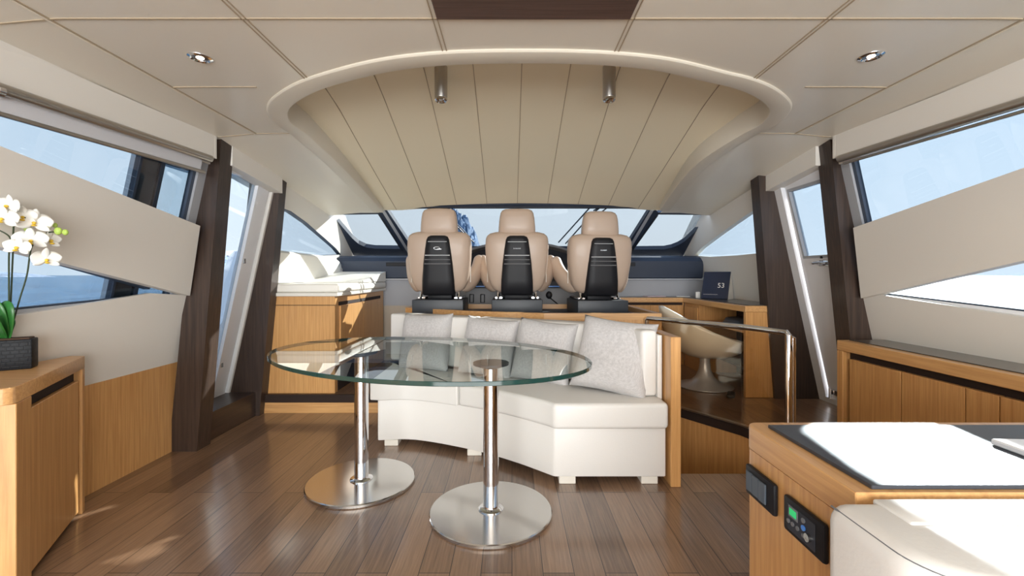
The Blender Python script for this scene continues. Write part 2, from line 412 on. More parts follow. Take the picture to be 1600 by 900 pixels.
# ---- raised helm floor, its dark nosing and timber riser
PLAT = [(-2.5, 3.68), (1.0, 3.68), (1.04, 3.5), (1.24, 3.31), (1.5, 2.92), (1.615, 2.59), (2.6, 2.59), (2.6, 5.7), (-2.5, 5.7)]
m = MB(); m.prism(PLAT, .0005, .150)
pf = struct(m.build('floor_helm', FLOORM, smooth=False, origin=(0, 0, 0)))
edge = PLAT[:6]
def strip(path, z0, z1, t0, t1):
    """upright band beside a path: between offsets t0 and t1 on its saloon side"""
    mb = MB()
    P = [Vector((p[0], p[1], 0)) for p in path]; N = []
    for i in range(len(P)):
        d = (P[min(i+1, len(P)-1)]-P[max(i-1, 0)]).normalized(); N.append(V(d.y, -d.x, 0))
    mb.rings([[P[i]+N[i]*t0+V(0, 0, z0), P[i]+N[i]*t1+V(0, 0, z0), P[i]+N[i]*t1+V(0, 0, z1), P[i]+N[i]*t0+V(0, 0, z1)] for i in range(len(P))])
    return mb
m = strip(edge, .088, .152, .001, .016)
m.build('nosing', DARKGAP, pf)
m = strip(edge[2:], .1525, .161, -.012, .022); m.build('edge_strip', ALU, pf)
m = strip([(-2.5, 3.68), (1.0, 3.68)], .001, .088, .001, .012); struct(m.build('baseboard_helm', OAKX))
m = strip(edge[1:], -1.05, .088, .001, .012); struct(m.build('trim_2', OAK))

# ---- ceiling: flat aft part, sloping forward part, hole for the arched recess
outer_px = [(583, 330), (540, 285), (500, 247), (457, 210), (428, 190), (417, 173), (421, 156), (447, 136), (482, 120), (550, 100), (615, 87), (693, 79), (760, 76.5), (820, 76),
            (885, 76.5), (963, 80), (1050, 90), (1133, 110), (1180, 122), (1215, 138), (1236, 158), (1234, 174), (1215, 192), (1183, 208), (1100, 263), (1047, 327)]
oc = [onceil(*p) for p in outer_px]
cxm = .08
oc = catmull([V(p.x, p.y, 0) for p in oc], 5)
def offset_curve(C, d):
    r = []
    for i in range(len(C)):
        t = (C[min(i+1, len(C)-1)]-C[max(i-1, 0)]).normalized(); r.append(C[i]+V(t.y, -t.x, 0)*d)
    return r
if True:
    ic = offset_curve(oc, .105)
    if ic[0].x < oc[0].x: ic = offset_curve(oc, -.105)
mid = [(a+b)/2 for a, b in zip(oc, ic)]
def inside(x, y, poly):
    c = False; j = len(poly)-1
    for i in range(len(poly)):
        if (poly[i].y > y) != (poly[j].y > y) and x < (poly[j].x-poly[i].x)*(y-poly[i].y)/(poly[j].y-poly[i].y)+poly[i].x: c = not c
        j = i
    return c
midp = mid+[V(mid[-1].x, 5.2, 0), V(mid[0].x, 5.2, 0)]
m = MB(); g = .04; xs = [-2.2+g*i for i in range(int(4.6/g)+1)]; ys = [-3.2+g*i for i in range(int((4.72+3.2)/g)+1)]
grid = {}
def cv(i, j):
    if (i, j) not in grid:
        X, Y = xs[i], ys[j]; z = ceil_z(Y)
        d = max(0, abs(X-cxm)-1.68); z -= .09*d
        grid[(i, j)] = m.b.verts.new((X, Y, z))
    return grid[(i, j)]
for i in range(len(xs)-1):
    for j in range(len(ys)-1):
        if not inside((xs[i]+xs[i+1])/2, (ys[j]+ys[j+1])/2, midp):
            m.b.faces.new([cv(i, j), cv(i, j+1), cv(i+1, j+1), cv(i+1, j)])
ceil = struct(m.build('ceiling', CREAMC, origin=(0, 0, 2)))
# panel joints of the ceiling
m = MB()
def joint(p, q, wdt=.007, dz=.003, mb=None):
    mb = mb or m
    p = Vector(p); q = Vector(q); n = max(1, int((q-p).length/.1)); d = (q-p).normalized(); s_ = V(d.y, -d.x, 0)*wdt/2
    pts = [p+(q-p)*k/n for k in range(n+1)]
    zz = lambda v: ceil_z(v.y)-.09*max(0, abs(v.x-cxm)-1.68)
    mb.rings([[V(a.x-s_.x, a.y-s_.y, zz(a)-dz), V(a.x+s_.x, a.y+s_.y, zz(a)-dz), V(a.x+s_.x, a.y+s_.y, zz(a)+.004), V(a.x-s_.x, a.y-s_.y, zz(a)+.004)] for a in pts])
for X, Y1 in ((-.27, 1.80), (.42, 1.80), (-.94, 2.05), (1.11, 2.05)):
    joint((X-.008, -3, 0), (X-.008, Y1, 0), .004); joint((X+.008, -3, 0), (X+.008, Y1, 0), .004)
joint((-1.62, -3, 0), (-1.62, 2.84, 0)); joint((1.79, -3, 0), (1.79, 2.84, 0))
joint((-2.1, 1.57, 0), (-.27, 1.57, 0)); joint((.42, 1.57, 0), (2.2, 1.57, 0)); joint((-.27, 1.57, 0), (.42, 1.57, 0))
joint((-1.62, 2.14, 0), (-1.22, 2.14, 0)); joint((1.79, 2.14, 0), (1.4, 2.14, 0))
joint((-1.86, 2.84, 0), (-1.4, 2.84, 0)); joint((2.02, 2.84, 0), (1.52, 2.84, 0))
m.build('panel_joint', SEAM, ceil, smooth=False, kind='stuff')
m = MB(); joint((-1.629, -3, 0), (-1.629, 2.84, 0), .006, .005); joint((1.80, -3, 0), (1.80, 2.84, 0), .006, .005); m.build('welt', SEAML, ceil, smooth=False)
m = MB(); m.box(-.262, .412, .5, 1.558, 2.018, 2.028, .003, 1); struct(m.build('trim_3', BROWNP))

# ---- the recess: vaulted headliner above the arch
def vault_z(X, Y):
    t = (Y-2.6)/2.1
    zc = 2.37-.5*t if t > 0 else 2.37+.02*min(1, -t*3)
    hgt = .135 if Y < 2.6 else .135-.105*min(1, (Y-2.6)/2.1)
    ze = ceil_z(Y)+hgt
    u = min(1, abs(X-.08-.03*max(0, Y-2.6))/1.32)
    return ze+(zc-ze)*(1-u**2.2)
m = MB(); nx, ny = 60, 60
gv = [[m.b.verts.new((-1.5+3.3*i/nx, 1.7+3.03*j/ny, vault_z(-1.5+3.3*i/nx, 1.7+3.03*j/ny))) for j in range(ny+1)] for i in range(nx+1)]
for i in range(nx):
    for j in range(ny): m.b.faces.new([gv[i][j], gv[i][j+1], gv[i+1][j+1], gv[i+1][j]])
vault = struct(m.build('ceiling_recess', CREAMV, origin=(0, 0, 2)))
m = MB()
for k in range(9):
    X1 = .055+(k-4)*.317
    P = []
    for q in range(25):
        Y = 1.8+2.91*q/24; X = .08+(X1-.08)*(.86+.14*(Y-1.8)/2.91)
        P.append(V(X, Y, vault_z(X, Y)-.0015))
    m.rings([[p+V(-.0022, 0, -.001), p+V(.0022, 0, -.001), p+V(.0022, 0, .004), p+V(-.0022, 0, .004)] for p in P])
m.build('headliner_seam', SEAM, vault, smooth=False, kind='stuff')
# ---- arch moulding
m = MB(); R = []
for a, b in zip(oc, ic):
    za = ceil_z(a.y); zb = ceil_z(b.y); d = (b-a)
    p = lambda t, z: V(a.x+d.x*t, a.y+d.y*t, z)
    R.append([p(0, za+.01), p(0, za-.006), p(.05, za-.011), p(.12, za-.013), p(.90, zb-.013), p(.97, zb-.011), p(1, zb-.004), p(1.02, vault_z(b.x, b.y)+.02)])
m.rings(R, cap=False, closed=False); struct(m.build('trim_4', IVORYC, ang=24))

# ---- side walls
def wallplate(side, poly, off, thick, mat, name, parent=None, holes=(), st=True, **kw):
    f = (lambda y, z: V(WL(z)+off, y, z)) if side == 'L' else (lambda y, z: V(WR(z)-off, y, z))
    m = MB(); m.plate(poly, list(holes), f, (-thick if side == 'L' else thick, 0, 0))
    o = m.build(name, mat, parent, smooth=False, **kw)
    if st and parent is None: struct(o)
    return o
# lower timber wall
for side, X, nm in (('L', -2.18, 'wall_left'), ('R', 2.34, 'wall_right')):
    sg = -1 if side == 'L' else 1
    m = MB(); m.box(min(X, X+.05*sg), max(X, X+.05*sg), -3.2, 3.02, 0, .565)
    wall = struct(m.build(nm, OAK, smooth=False))
    P = (lambda *a: wl(*a)) if side == 'L' else (lambda *a: wr(*a))
    if side == 'L':
        a = wl(291, 462); b = wl(235, 458); c = wl(0, 497); 
        low = [(3.02, .565), (a[0]+.03, a[1]), b, c, (-3.2, c[1]-.05), (-3.2, .565)]
        u = [wl(313, 353, .035), wl(297, 462, .035), wl(0, 386, .035)]
        ut = wl(0, 228, .035)
    else:
        a = wr(1351, 465); b = wr(1370, 460); c = wr(1600, 495)
        low = [(3.02, .565), (a[0]+.03, a[1]), b, c, (-3.2, c[1]-.05), (-3.2, .565)]
        u = [wr(1333, 356, .035), wr(1345, 466, .035), wr(1600, 407, .035)]
        ut = wr(1600, 262, .035)
    wallplate(side, low, 0, .03, CREAMW, 'wall_panel', wall)
    sl_t = (ut[1]-u[0][1])/(ut[0]-u[0][0]); sl_b = (u[2][1]-u[1][1])/(u[2][0]-u[1][0])
    ye = .75
    up = [u[0], u[1], (ye, u[1][1]+sl_b*(ye-u[1][0])), (ye, min(1.9, u[0][1]+sl_t*(ye-u[0][0])))]
    wallplate(side, up, .035, .05, CREAMW, 'wall_panel', wall)
    # hull wall behind, with the band of glass
    wallplate(side, [(-3.2, 1.84), (3.02, 1.84), (3.02, 2.06), (-3.2, 2.06)], -.03, .05, CREAMW, 'wall_header', wall)
    # roller-blind pelmet
    v0 = (2.83, 1.865, 2.008) ; v1 = (.2, 1.80, 1.975)
    m = MB(); q = []
    for (Y, z0, z1) in (v0, v1):
        X0 = (-1.865-(2.83-Y)*.035) if side == 'L' else (2.025+(2.83-Y)*.035)
        s2 = -1 if side == 'L' else 1
        q.append([V(X0, Y, z1), V(X0, Y, z0), V(X0+.02*s2, Y, z0), V(X0+.02*s2, Y, z1-.002)])
    m.hexa(q[0], q[1])
    Y = v0[0]; X0 = -1.865 if side == 'L' else 2.025; s2 = -1 if side == 'L' else 1
    m.hexa([V(X0, Y, v0[2]), V(X0, Y, v0[1]), V(X0+.12*s2, Y, v0[1]), V(X0+.12*s2, Y, v0[2])], [V(X0, Y-.02, v0[2]), V(X0, Y-.02, v0[1]), V(X0+.12*s2, Y-.02, v0[1]), V(X0+.12*s2, Y-.02, v0[2])])
    m.build('pelmet', CREAMW, wall, smooth=False)
    # header over the side door
    m = MB(); z1 = ceil_z(3.55)
    Xa = -1.86 if side == 'L' else 2.02
    m.hexa([V(Xa, 2.98, 2.01), V(Xa, 2.98, 1.86), V(Xa+.1*s2, 2.98, 1.86), V(Xa+.1*s2, 2.98, 2.01)],
           [V(Xa-.01*s2, 3.61, 1.925), V(Xa-.01*s2, 3.61, 1.79), V(Xa+.1*s2, 3.61, 1.79), V(Xa+.1*s2, 3.61, 1.925)])
    m.build('door_header', CREAMW, wall, smooth=False)
# windows (one long pane each side, with its frames)
for side, num in (('L', 1), ('R', 2)):
    f = 'window_%d' % num
    off = -.07
    base = wallplate(side, [(-3.2, .8), (2.93, .8), (2.93, 1.93), (-3.2, 1.93)], off, .006, TINT, f)
    wallplate(side, [(2.80, .9), (2.98, .9), (2.98, 1.92), (2.80, 1.92)], off+.03, .05, WINGREY, 'frame', base)
    wallplate(side, [(2.775, .9), (2.80, .9), (2.80, 1.92), (2.775, 1.92)], off+.015, .03, WINFR, 'gasket', base)
    if side == 'L':
        wallplate(side, [(2.42, .8), (2.55, .8), (2.55, 1.92), (2.42, 1.92)], off-.02, .05, SILV, 'mullion', base)
        wallplate(side, [(2.405, .8), (2.42, .8), (2.42, 1.92), (2.405, 1.92)], off+.0, .03, WINFR, 'gasket', base)
        wallplate(side, [(2.55, .8), (2.575, .8), (2.575, 1.92), (2.55, 1.92)], off+.0, .03, WINFR, 'gasket', base)
    # sloping sill and top frame of the low corner window
    if side == 'L': b0 = wl(237, 462, -.03); b1 = wl(0, 487, -.03); t0 = wl(237, 452, -.02); t1 = wl(0, 384, -.02)
    else: b0 = wr(1368, 458, -.03); b1 = wr(1600, 487, -.03); t0 = wr(1368, 450, -.02); t1 = wr(1600, 406, -.02)
    wallplate(side, [b0, b1, (b1[0], b1[1]-.1), (b0[0], b0[1]-.1)], -.03, .045, WHITEP if side == 'R' else SILV, 'sill', base)
    wallplate(side, [(b0[0], b0[1]+.008), (b1[0], b1[1]+.008), (b1[0], b1[1]), (b0[0], b0[1])], -.04, .03, WINFR, 'gasket', base)
    wallplate(side, [t0, t1, (t1[0], t1[1]+.06), (t0[0], t0[1]+.06)], -.03, .04, WINFR, 'top_frame', base)

# roller blinds
def blind(side):
    s2 = -1 if side == 'L' else 1
    W = WL if side == 'L' else WR
    root = thing('roller_blind', 'grey roller blind lowered a little below the cream pelmet, above the orchid' if side == 'L' else 'grey roller blind rolled up tight under the pelmet above the long sideboard', 'blind', (W(1.8), 2.0, 1.8))
    p0 = V(W(1.845)+.02*s2*-1, 2.78, 1.845); y1 = .9
    P = lambda Y, dz, dx=0: V(W(1.85)-.03*s2-(2.78-Y)*-.02*s2+dx*s2, Y, 1.852-(2.78-Y)*.028+dz)
    m = MB(); m.cyl(P(2.78, 0), P(1.62, 0) if side == 'L' else P(.5, 0), .022, n=20); m.build('roller', ALU, root)
    if side == 'L':
        m = MB(); m.hexa([P(2.74, 0, .02), P(2.74, -.075, .03), P(2.74, -.075, .033), P(2.74, 0, .023)], [P(1.66, 0, .02), P(1.66, -.075, .03), P(1.66, -.075, .033), P(1.66, 0, .023)]); m.build('blind_fabric', ROLLER, root)
        m = MB(); m.cyl(P(2.77, -.085, .03), P(1.64, -.085, .03), .010, n=12); m.build('bottom_bar', ALU, root)
        m = MB(); m.cyl(P(1.66, -.01), P(1.64, -.01), .024); m.cyl(P(1.62, 0), P(1.60, 0), .028); m.cyl(P(1.58, 0), P(1.0, 0), .018); m.build('bracket', CHROME, root)
    else:
        m = MB(); m.cyl(P(2.76, -.034, .01), P(.5, -.034, .01), .008, n=12); m.build('bottom_bar', ALU, root)
blind('L'); blind('R')

# ---- leaning wenge pillars
def pillar(n, bot, top, y0, y1, zb, zt, yt0=None, yt1=None):
    yt0 = y0 if yt0 is None else yt0; yt1 = y1 if yt1 is None else yt1
    m = MB(); m.hexa([V(bot[0], y0, zb), V(bot[1], y0, zb), V(bot[1], y1, zb), V(bot[0], y1, zb)], [V(top[0], yt0, zt), V(top[1], yt0, zt), V(top[1], yt1, zt), V(top[0], yt1, zt)])
    struct(m.build('trim_%d' % n, WENGE, smooth=False))
pillar(5, (-2.20, -2.02), (-2.0, -1.86), 2.87, 3.0, 0, 2.03)
pillar(6, (-2.32, -2.03), (-2.1, -1.855), 3.60, 3.70, 0, 1.95)
pillar(7, (2.24, 2.42), (2.035, 2.2), 2.87, 3.0, 0, 2.03)
pillar(8, (2.085, 2.46), (1.95, 2.14), 3.55, 3.67, .15, 1.95)
m = MB(); m.box(-2.4, -2.06, 3.0, 3.62, 0, .19); struct(m.build('trim_9', WENGED, smooth=False))

# ---- side doors
f = lambda y, z: V(WL(z)-.02, y, z)
m = MB(); m.plate([(3.0, .19), (3.56, .19), (3.56, 1.9), (3.0, 1.9)], [[(3.03, .24), (3.41, .24), (3.41, 1.835), (3.03, 1.835)]], f, (-.05, 0, 0))
d1 = struct(m.build('door_1', WHITEP, smooth=False))
m = MB(); m.plate([(3.03, .24), (3.41, .24), (3.41, 1.835), (3.03, 1.835)], [], lambda y, z: V(WL(z)-.045, y, z), (-.005, 0, 0)); m.build('pane', DIMG, d1, smooth=False)  # tinted sheet added in the open doorway to dim sea and sky
# the open door slid back outside: inner rail seen through the doorway
f2 = lambda y, z: V(WL(z)-.11, y, z)
m = MB(); m.plate([(2.5, .22), (3.14, .22), (3.14, 1.84), (2.5, 1.84)], [[(2.56, .7), (3.06, .7), (3.06, 1.78), (2.56, 1.78)]], f2, (-.04, 0, 0)); leaf = m.build('door_leaf', WHITEP, d1, smooth=False)
m = MB(); m.plate([(2.56, .7), (3.06, .7), (3.06, 1.78), (2.56, 1.78)], [], lambda y, z: V(WL(z)-.13, y, z), (-.006, 0, 0)); m.build('pane', CLEAR, leaf, smooth=False)
for zz, dz in ((1.22, .05), (.42, .05)):
    m = MB(); m.box(WL(zz)-.02, WL(zz)-.012, 3.425, 3.455, zz, zz+dz, .003, 1); m.build('strike_plate', BRUSH, d1)
m = MB(); m.plate([(3.0, .15), (3.58, .15), (3.58, 1.93), (3.0, 1.93)], [[(3.0, .19), (3.465, .19), (3.465, 1.86), (3.0, 1.86)]], lambda y, z: V(WR(z)+.005, y, z), (.06, 0, 0))
d2 = struct(m.build('door_2', WHITEP, smooth=False))
h0, h1 = wr(1238, 293, -.03), wr(1248, 385, -.03)
m = MB(); m.plate([(3.0, .19), (3.45, .19), (3.45, 1.85), (3.0, 1.85)], [[(3.0, 1.27), (3.40, 1.27), (3.42, 1.77), (3.0, 1.77)]], lambda y, z: V(WR(z)+.03, y, z), (.04, 0, 0)); dl = m.build('door_leaf', WHITEP, d2, smooth=False)
m = MB(); m.plate([(2.99, 1.25), (3.42, 1.25), (3.44, 1.79), (2.99, 1.79)], [], lambda y, z: V(WR(z)+.05, y, z), (.006, 0, 0)); m.build('pane', TINT, dl, smooth=False)
m = MB(); m.plate([(3.0, 1.255), (3.415, 1.255), (3.435, 1.785), (3.0, 1.785)], [[(3.0, 1.275), (3.395, 1.275), (3.415, 1.765), (3.0, 1.765)]], lambda y, z: V(WR(z)+.028, y, z), (.03, 0, 0)); m.build('gasket', WINGREY, dl, smooth=False)
hp = wr(1283, 411)
m = MB(); m.box(WR(hp[1])+.012, WR(hp[1])+.032, hp[0]-.06, hp[0]+.045, hp[1]-.022, hp[1]+.022, .006, 2); m.cyl((WR(hp[1])-.035, hp[0]+.03, hp[1]), (WR(hp[1])+.03, hp[0]+.03, hp[1]), .011, n=14)
m.tube([(WR(hp[1])-.035, hp[0]+.035, hp[1]), (WR(hp[1])-.037, hp[0]-.02, hp[1]+.003), (WR(hp[1])-.033, hp[0]-.1, hp[1]-.004)], .010); m.build('door_handle', CHROME, dl)
m = MB(); m.cyl((WR(hp[1]+.042)+.02, hp[0]+.02, hp[1]+.042), (WR(hp[1]+.042)+.034, hp[0]+.02, hp[1]+.042), .009, n=14); m.build('lock_button', BLACKG, dl)
bp_ = wr(1298, 612)
m = MB(); m.box(WR(bp_[1])+.0, WR(bp_[1])+.035, bp_[0]-.08, bp_[0]+.02, bp_[1]-.02, bp_[1]+.02, .006, 2); m.cyl((WR(bp_[1])-.012, bp_[0]-.01, bp_[1]-.05), (WR(bp_[1])-.012, bp_[0]-.01, bp_[1]+.03), .010, n=14); m.build('floor_bolt', CHROME, dl)

# ---- forward side walls with their pointed windows
def fwd(side, num):
    if side == 'L':
        hole = [wl(*p) for p in ((436, 392), (436, 323), (455, 330), (480, 348), (505, 370), (525, 388), (533, 398), (500, 400), (465, 396))]
        W = WL; s2 = -1; P = wl
    else:
        hole = [wr(*p) for p in ((1192, 396), (1192, 319), (1170, 332), (1145, 350), (1118, 370), (1095, 388), (1084, 400), (1110, 402), (1150, 400))]
        W = WR; s2 = 1; P = wr
    f = lambda y, z: V(W(z), y, z)
    m = MB(); m.plate([(3.58, .15), (5.75, .15), (5.75, 1.5), (4.85, 1.95), (3.58, 2.02)], [hole], f, (.05*s2, 0, 0))
    wall = struct(m.build('wall_forward_left' if side == 'L' else 'wall_forward_right', CREAMW, smooth=False))
    cy = sum(p[0] for p in hole)/len(hole); cz = sum(p[1] for p in hole)/len(hole)
    big = [(cy+(y-cy)*1.06, cz+(z-cz)*1.1) for y, z in hole]
    m = MB(); m.plate(big, [], lambda y, z: V(W(z)+.05*s2, y, z), (.006*s2, 0, 0)); wd = struct(m.build('window_%d' % num, TINT, smooth=False))
    sm = [(cy+(y-cy)*.985, cz+(z-cz)*.965) for y, z in hole]
    m = MB(); m.plate(hole, [sm], lambda y, z: V(W(z)+.002*s2, y, z), (.046*s2, 0, 0)); m.build('gasket', WINFR if side == 'L' else IVORY, wd, smooth=False)
fwd('L', 3); fwd('R', 4)

# ---- windscreen: navy frame with three raked panes
WSY0, WSZ0, WSK = 4.70, 1.84, .478
def ws(px, py, off=0):
    dx = (px-HX)/FPX; k = (HY-py)/FPX
    Y = (WSZ0+off+WSK*WSY0-CAMZ)/(k+WSK)
    return (dx*Y, Y)
wsf = lambda x, y: V(x, y, WSZ0-WSK*(y-WSY0))
hl = [ws(*p) for p in ((519, 336), (591, 334), (627, 389), (585, 388.5), (572, 386.5), (560, 381), (550, 372))]
hc = [ws(*p) for p in ((603, 326), (1016, 326), (975, 390), (646, 390))]
hr = [ws(*p) for p in ((1029, 335), (1105, 336), (1085, 363), (1070, 377), (1060, 383), (1050, 387), (1038, 389.5), (988, 390))]
outl = [ws(*p) for p in ((496, 333), (592, 331), (600, 322), (810, 320), (1022, 322), (1028, 332), (1127, 333), (1066, 401), (940, 402), (646, 402), (545, 400))]
m = MB(); m.plate(outl, [hl, hc, hr], wsf, (0, .02, .045))
wsw = struct(m.build('window_5', NAVY, smooth=False))
m = MB(); m.plate(outl, [], lambda x, y: wsf(x, y)+V(0, .02, .04), (0, .003, .006)); m.build('pane', TINTW, wsw, smooth=False)
def wsbar(pa, pb, wdt, mat, name, off=-.004, th=.012):
    a = Vector(ws(*pa)).to_3d(); b = Vector(ws(*pb)).to_3d(); n = V((b-a).y, -(b-a).x, 0).normalized()*wdt/2
    m = MB(); m.plate([(a-n)[:2], (a+n)[:2], (b+n)[:2], (b-n)[:2]], [], lambda x, y: wsf(x, y)+V(0, 0, off), (0, 0, th)); m.build(name, mat, wsw, smooth=False)
wsbar((598, 328), (640, 396), .035, SILV, 'mullion'); wsbar((1019, 328), (981, 392), .035, SILV, 'mullion')
wsbar((685.5, 323), (700, 395), .014, NAVYD, 'glazing_bar')
wsbar((592, 334), (629, 392), .02, NAVYD, 'gasket', -.006); wsbar((1027, 336), (987, 392), .02, NAVYD, 'gasket', -.006)
wsbar((500, 334.5), (592, 333), .02, NAVYD, 'gasket', -.006); wsbar((601, 324), (1021, 324), .022, NAVYD, 'gasket', -.006); wsbar((1029, 333.5), (1124, 334.5), .02, NAVYD, 'gasket', -.006)
wsbar((502, 334), (548, 397), .03, NAVYD, 'gasket', -.006)

# wipers on the outside of the glass
def wiper(p, name_label, pts_px, extra=None):
    root = thing('windscreen_wiper', name_label, 'wiper', wsf(*ws(*pts_px[0]))+V(0, .02, .08), 'wipers outside the windscreen')
    m = MB(); P = [wsf(*ws(*q))+V(0, .02, .075) for q in pts_px]; m.tube(P, .008, 8); m.build('wiper_arm', CHAR, root)
    m = MB(); P2 = [wsf(*ws(q[0]+7, q[1]+2))+V(0, .02, .065) for q in pts_px[1:]]; m.tube(P2, .007, 8); m.build('wiper_blade', NAVYD, root)
wiper(0, 'thin dark windscreen wiper slanting up outside the glass behind the third helm seat, upper one', [(873, 388), (921, 336), (947, 322)])
wiper(1, 'thin dark windscreen wiper outside the glass, lower one just above the third headrest', [(884, 390), (925, 345), (952, 324)])
wiper(2, 'dark windscreen wiper lying low outside the glass right of the first helm seat', [(740, 388), (722, 372), (700, 350)])

# ---- dashboard under the windscreen
root = thing('dashboard', 'dark navy dashboard spanning the boat under the windscreen', 'dashboard', (.05, 5.2, .15))
prof = [(5.66, 1.37), (5.25, 1.355), (5.17, 1.335), (5.13, 1.29), (5.15, 1.10), (5.20, 1.09), (5.66, 1.09)]
m = MB(); m.rings([[V(X, y, z) for y, z in prof] for X in (WL(1.2)+.01, WR(1.2)-.01)]); m.build('dash_top', NAVY, root, smooth=False)
m = MB(); m.box(WL(1.08)+.01, WR(1.08)-.01, 5.10, 5.20, 1.075, 1.092, .005, 2); m.build('lip', SILV, root)
m = MB(); m.box(WL(1.0)+.02, WR(1.0)-.02, 5.155, 5.2, .78, 1.08); m.build('lining', GREYP, root, smooth=False)
m = MB(); m.box(WL(.5)+.1, WR(.5)-.1, 5.16, 5.2, .151, .785); m.build('lower_lining', BEIGEP, root, smooth=False)
for X in (-1.28, 1.25):
    m = MB(); m.box(X-.16, X+.16, 5.118, 5.14, 1.235, 1.275, .004, 1); m.build('air_vent', BLACKG, root)

# instrument console with its hood
root = thing('instrument_console', 'dark instrument console with curved grey hood behind the helm seats', 'console', (.07, 4.95, .15))
def hood(x, t=0):
    u = (x-.07)/.60
    return 1.50-.11*abs(u)**2.2
m = MB(); R = []
for i in range(25):
    x = .07-.6+1.2*i/24; h = hood(x)
    R.append([V(x, 4.78, h-.03), V(x, 4.80, h-.005), V(x, 4.9, h), V(x, 5.14, h-.04), V(x, 5.14, h-.07), V(x, 4.80, h-.035)])
m.rings(R); m.build('hood', GREYD, root)
m = MB(); R = []
for i in range(25):
    x = .07-.56+1.12*i/24; h = hood(x)-.045
    R.append([V(x, 4.95, h), V(x, 4.84, 1.08), V(x, 5.12, 1.08), V(x, 5.12, h)])
m.rings(R); m.build('instrument_panel', NAVYD, root, smooth=False)
for X in (-.27, .12, .42):
    m = MB(); rot = Matrix.Rotation(-.35, 3, 'X'); m.box(X-.13, X+.13, 4.868, 4.882, 1.17, 1.33, .006, 1, rot=rot); m.build('display_screen', BLACKG, root)
m = MB(); m.box(-.52, .66, 4.74, 4.86, 1.0, 1.07, .01, 2); m.build('shelf', NAVYD, root)
m = MB(); m.box(-.52, .66, 4.732, 4.742, 1.005, 1.017, .003, 1); m.build('metal_strip', BLUEB, root)
m = MB(); m.box(-.5, .75, 4.80, 5.15, .152, 1.0, .01, 1); m.build('lower_panel', GREYD, root)
for X in (-.455+.03, -.32+.0):
    pass
for px in (737, 754):
    c = at(px, 466, 4.79); m = MB()
    m.tube([c+V(-.02, 0, .04), c+V(.02, 0, .04), c+V(.02, -.01, -.045), c+V(-.02, -.01, -.045), c+V(-.02, 0, .04)], .006, 8); m.build('latch_handle', BLACKG, root)
c = at(858, 461, 4.77)
m = MB(); m.ball(c, .033, .02, .04); m.tube(catmull([c+V(.01, 0, -.03), c+V(.06, 0, -.07), c+V(.11, 0, -.12), c+V(.13, 0, -.2)], 6), .006, 8); m.build('handset', BLACKG, root)

# ---- raised helm seat box with timber rim
root = thing('helm_seat_platform', 'raised platform with honey timber rim behind the white sofa, carrying three helm seats', 'platform', (.1, 4.0, .15))
HP = [(1.17, 3.5), (1.17, 4.62), (-.98, 4.62), (-.98, 4.12), (-.35, 3.72), (.25, 3.5)]
m = MB(); m.prism(HP, .151, .78); m.build('body', OAK, root, smooth=False)
m = MB(); inner = [(1.12, 3.55), (1.12, 4.6), (-.93, 4.6), (-.93, 4.15), (-.33, 3.77), (.26, 3.55)]
m.plate(HP, [inner], lambda x, y: V(x, y, .832), (0, 0, -.0515)); m.build('rim', OAKX, root, smooth=False)
m = MB(); m.prism([(1.119, 3.551), (1.119, 4.599), (-.929, 4.599), (-.929, 4.151), (-.329, 3.771), (.261, 3.551)], .7805, .785); m.build('deck', NAVYD, root, smooth=False)

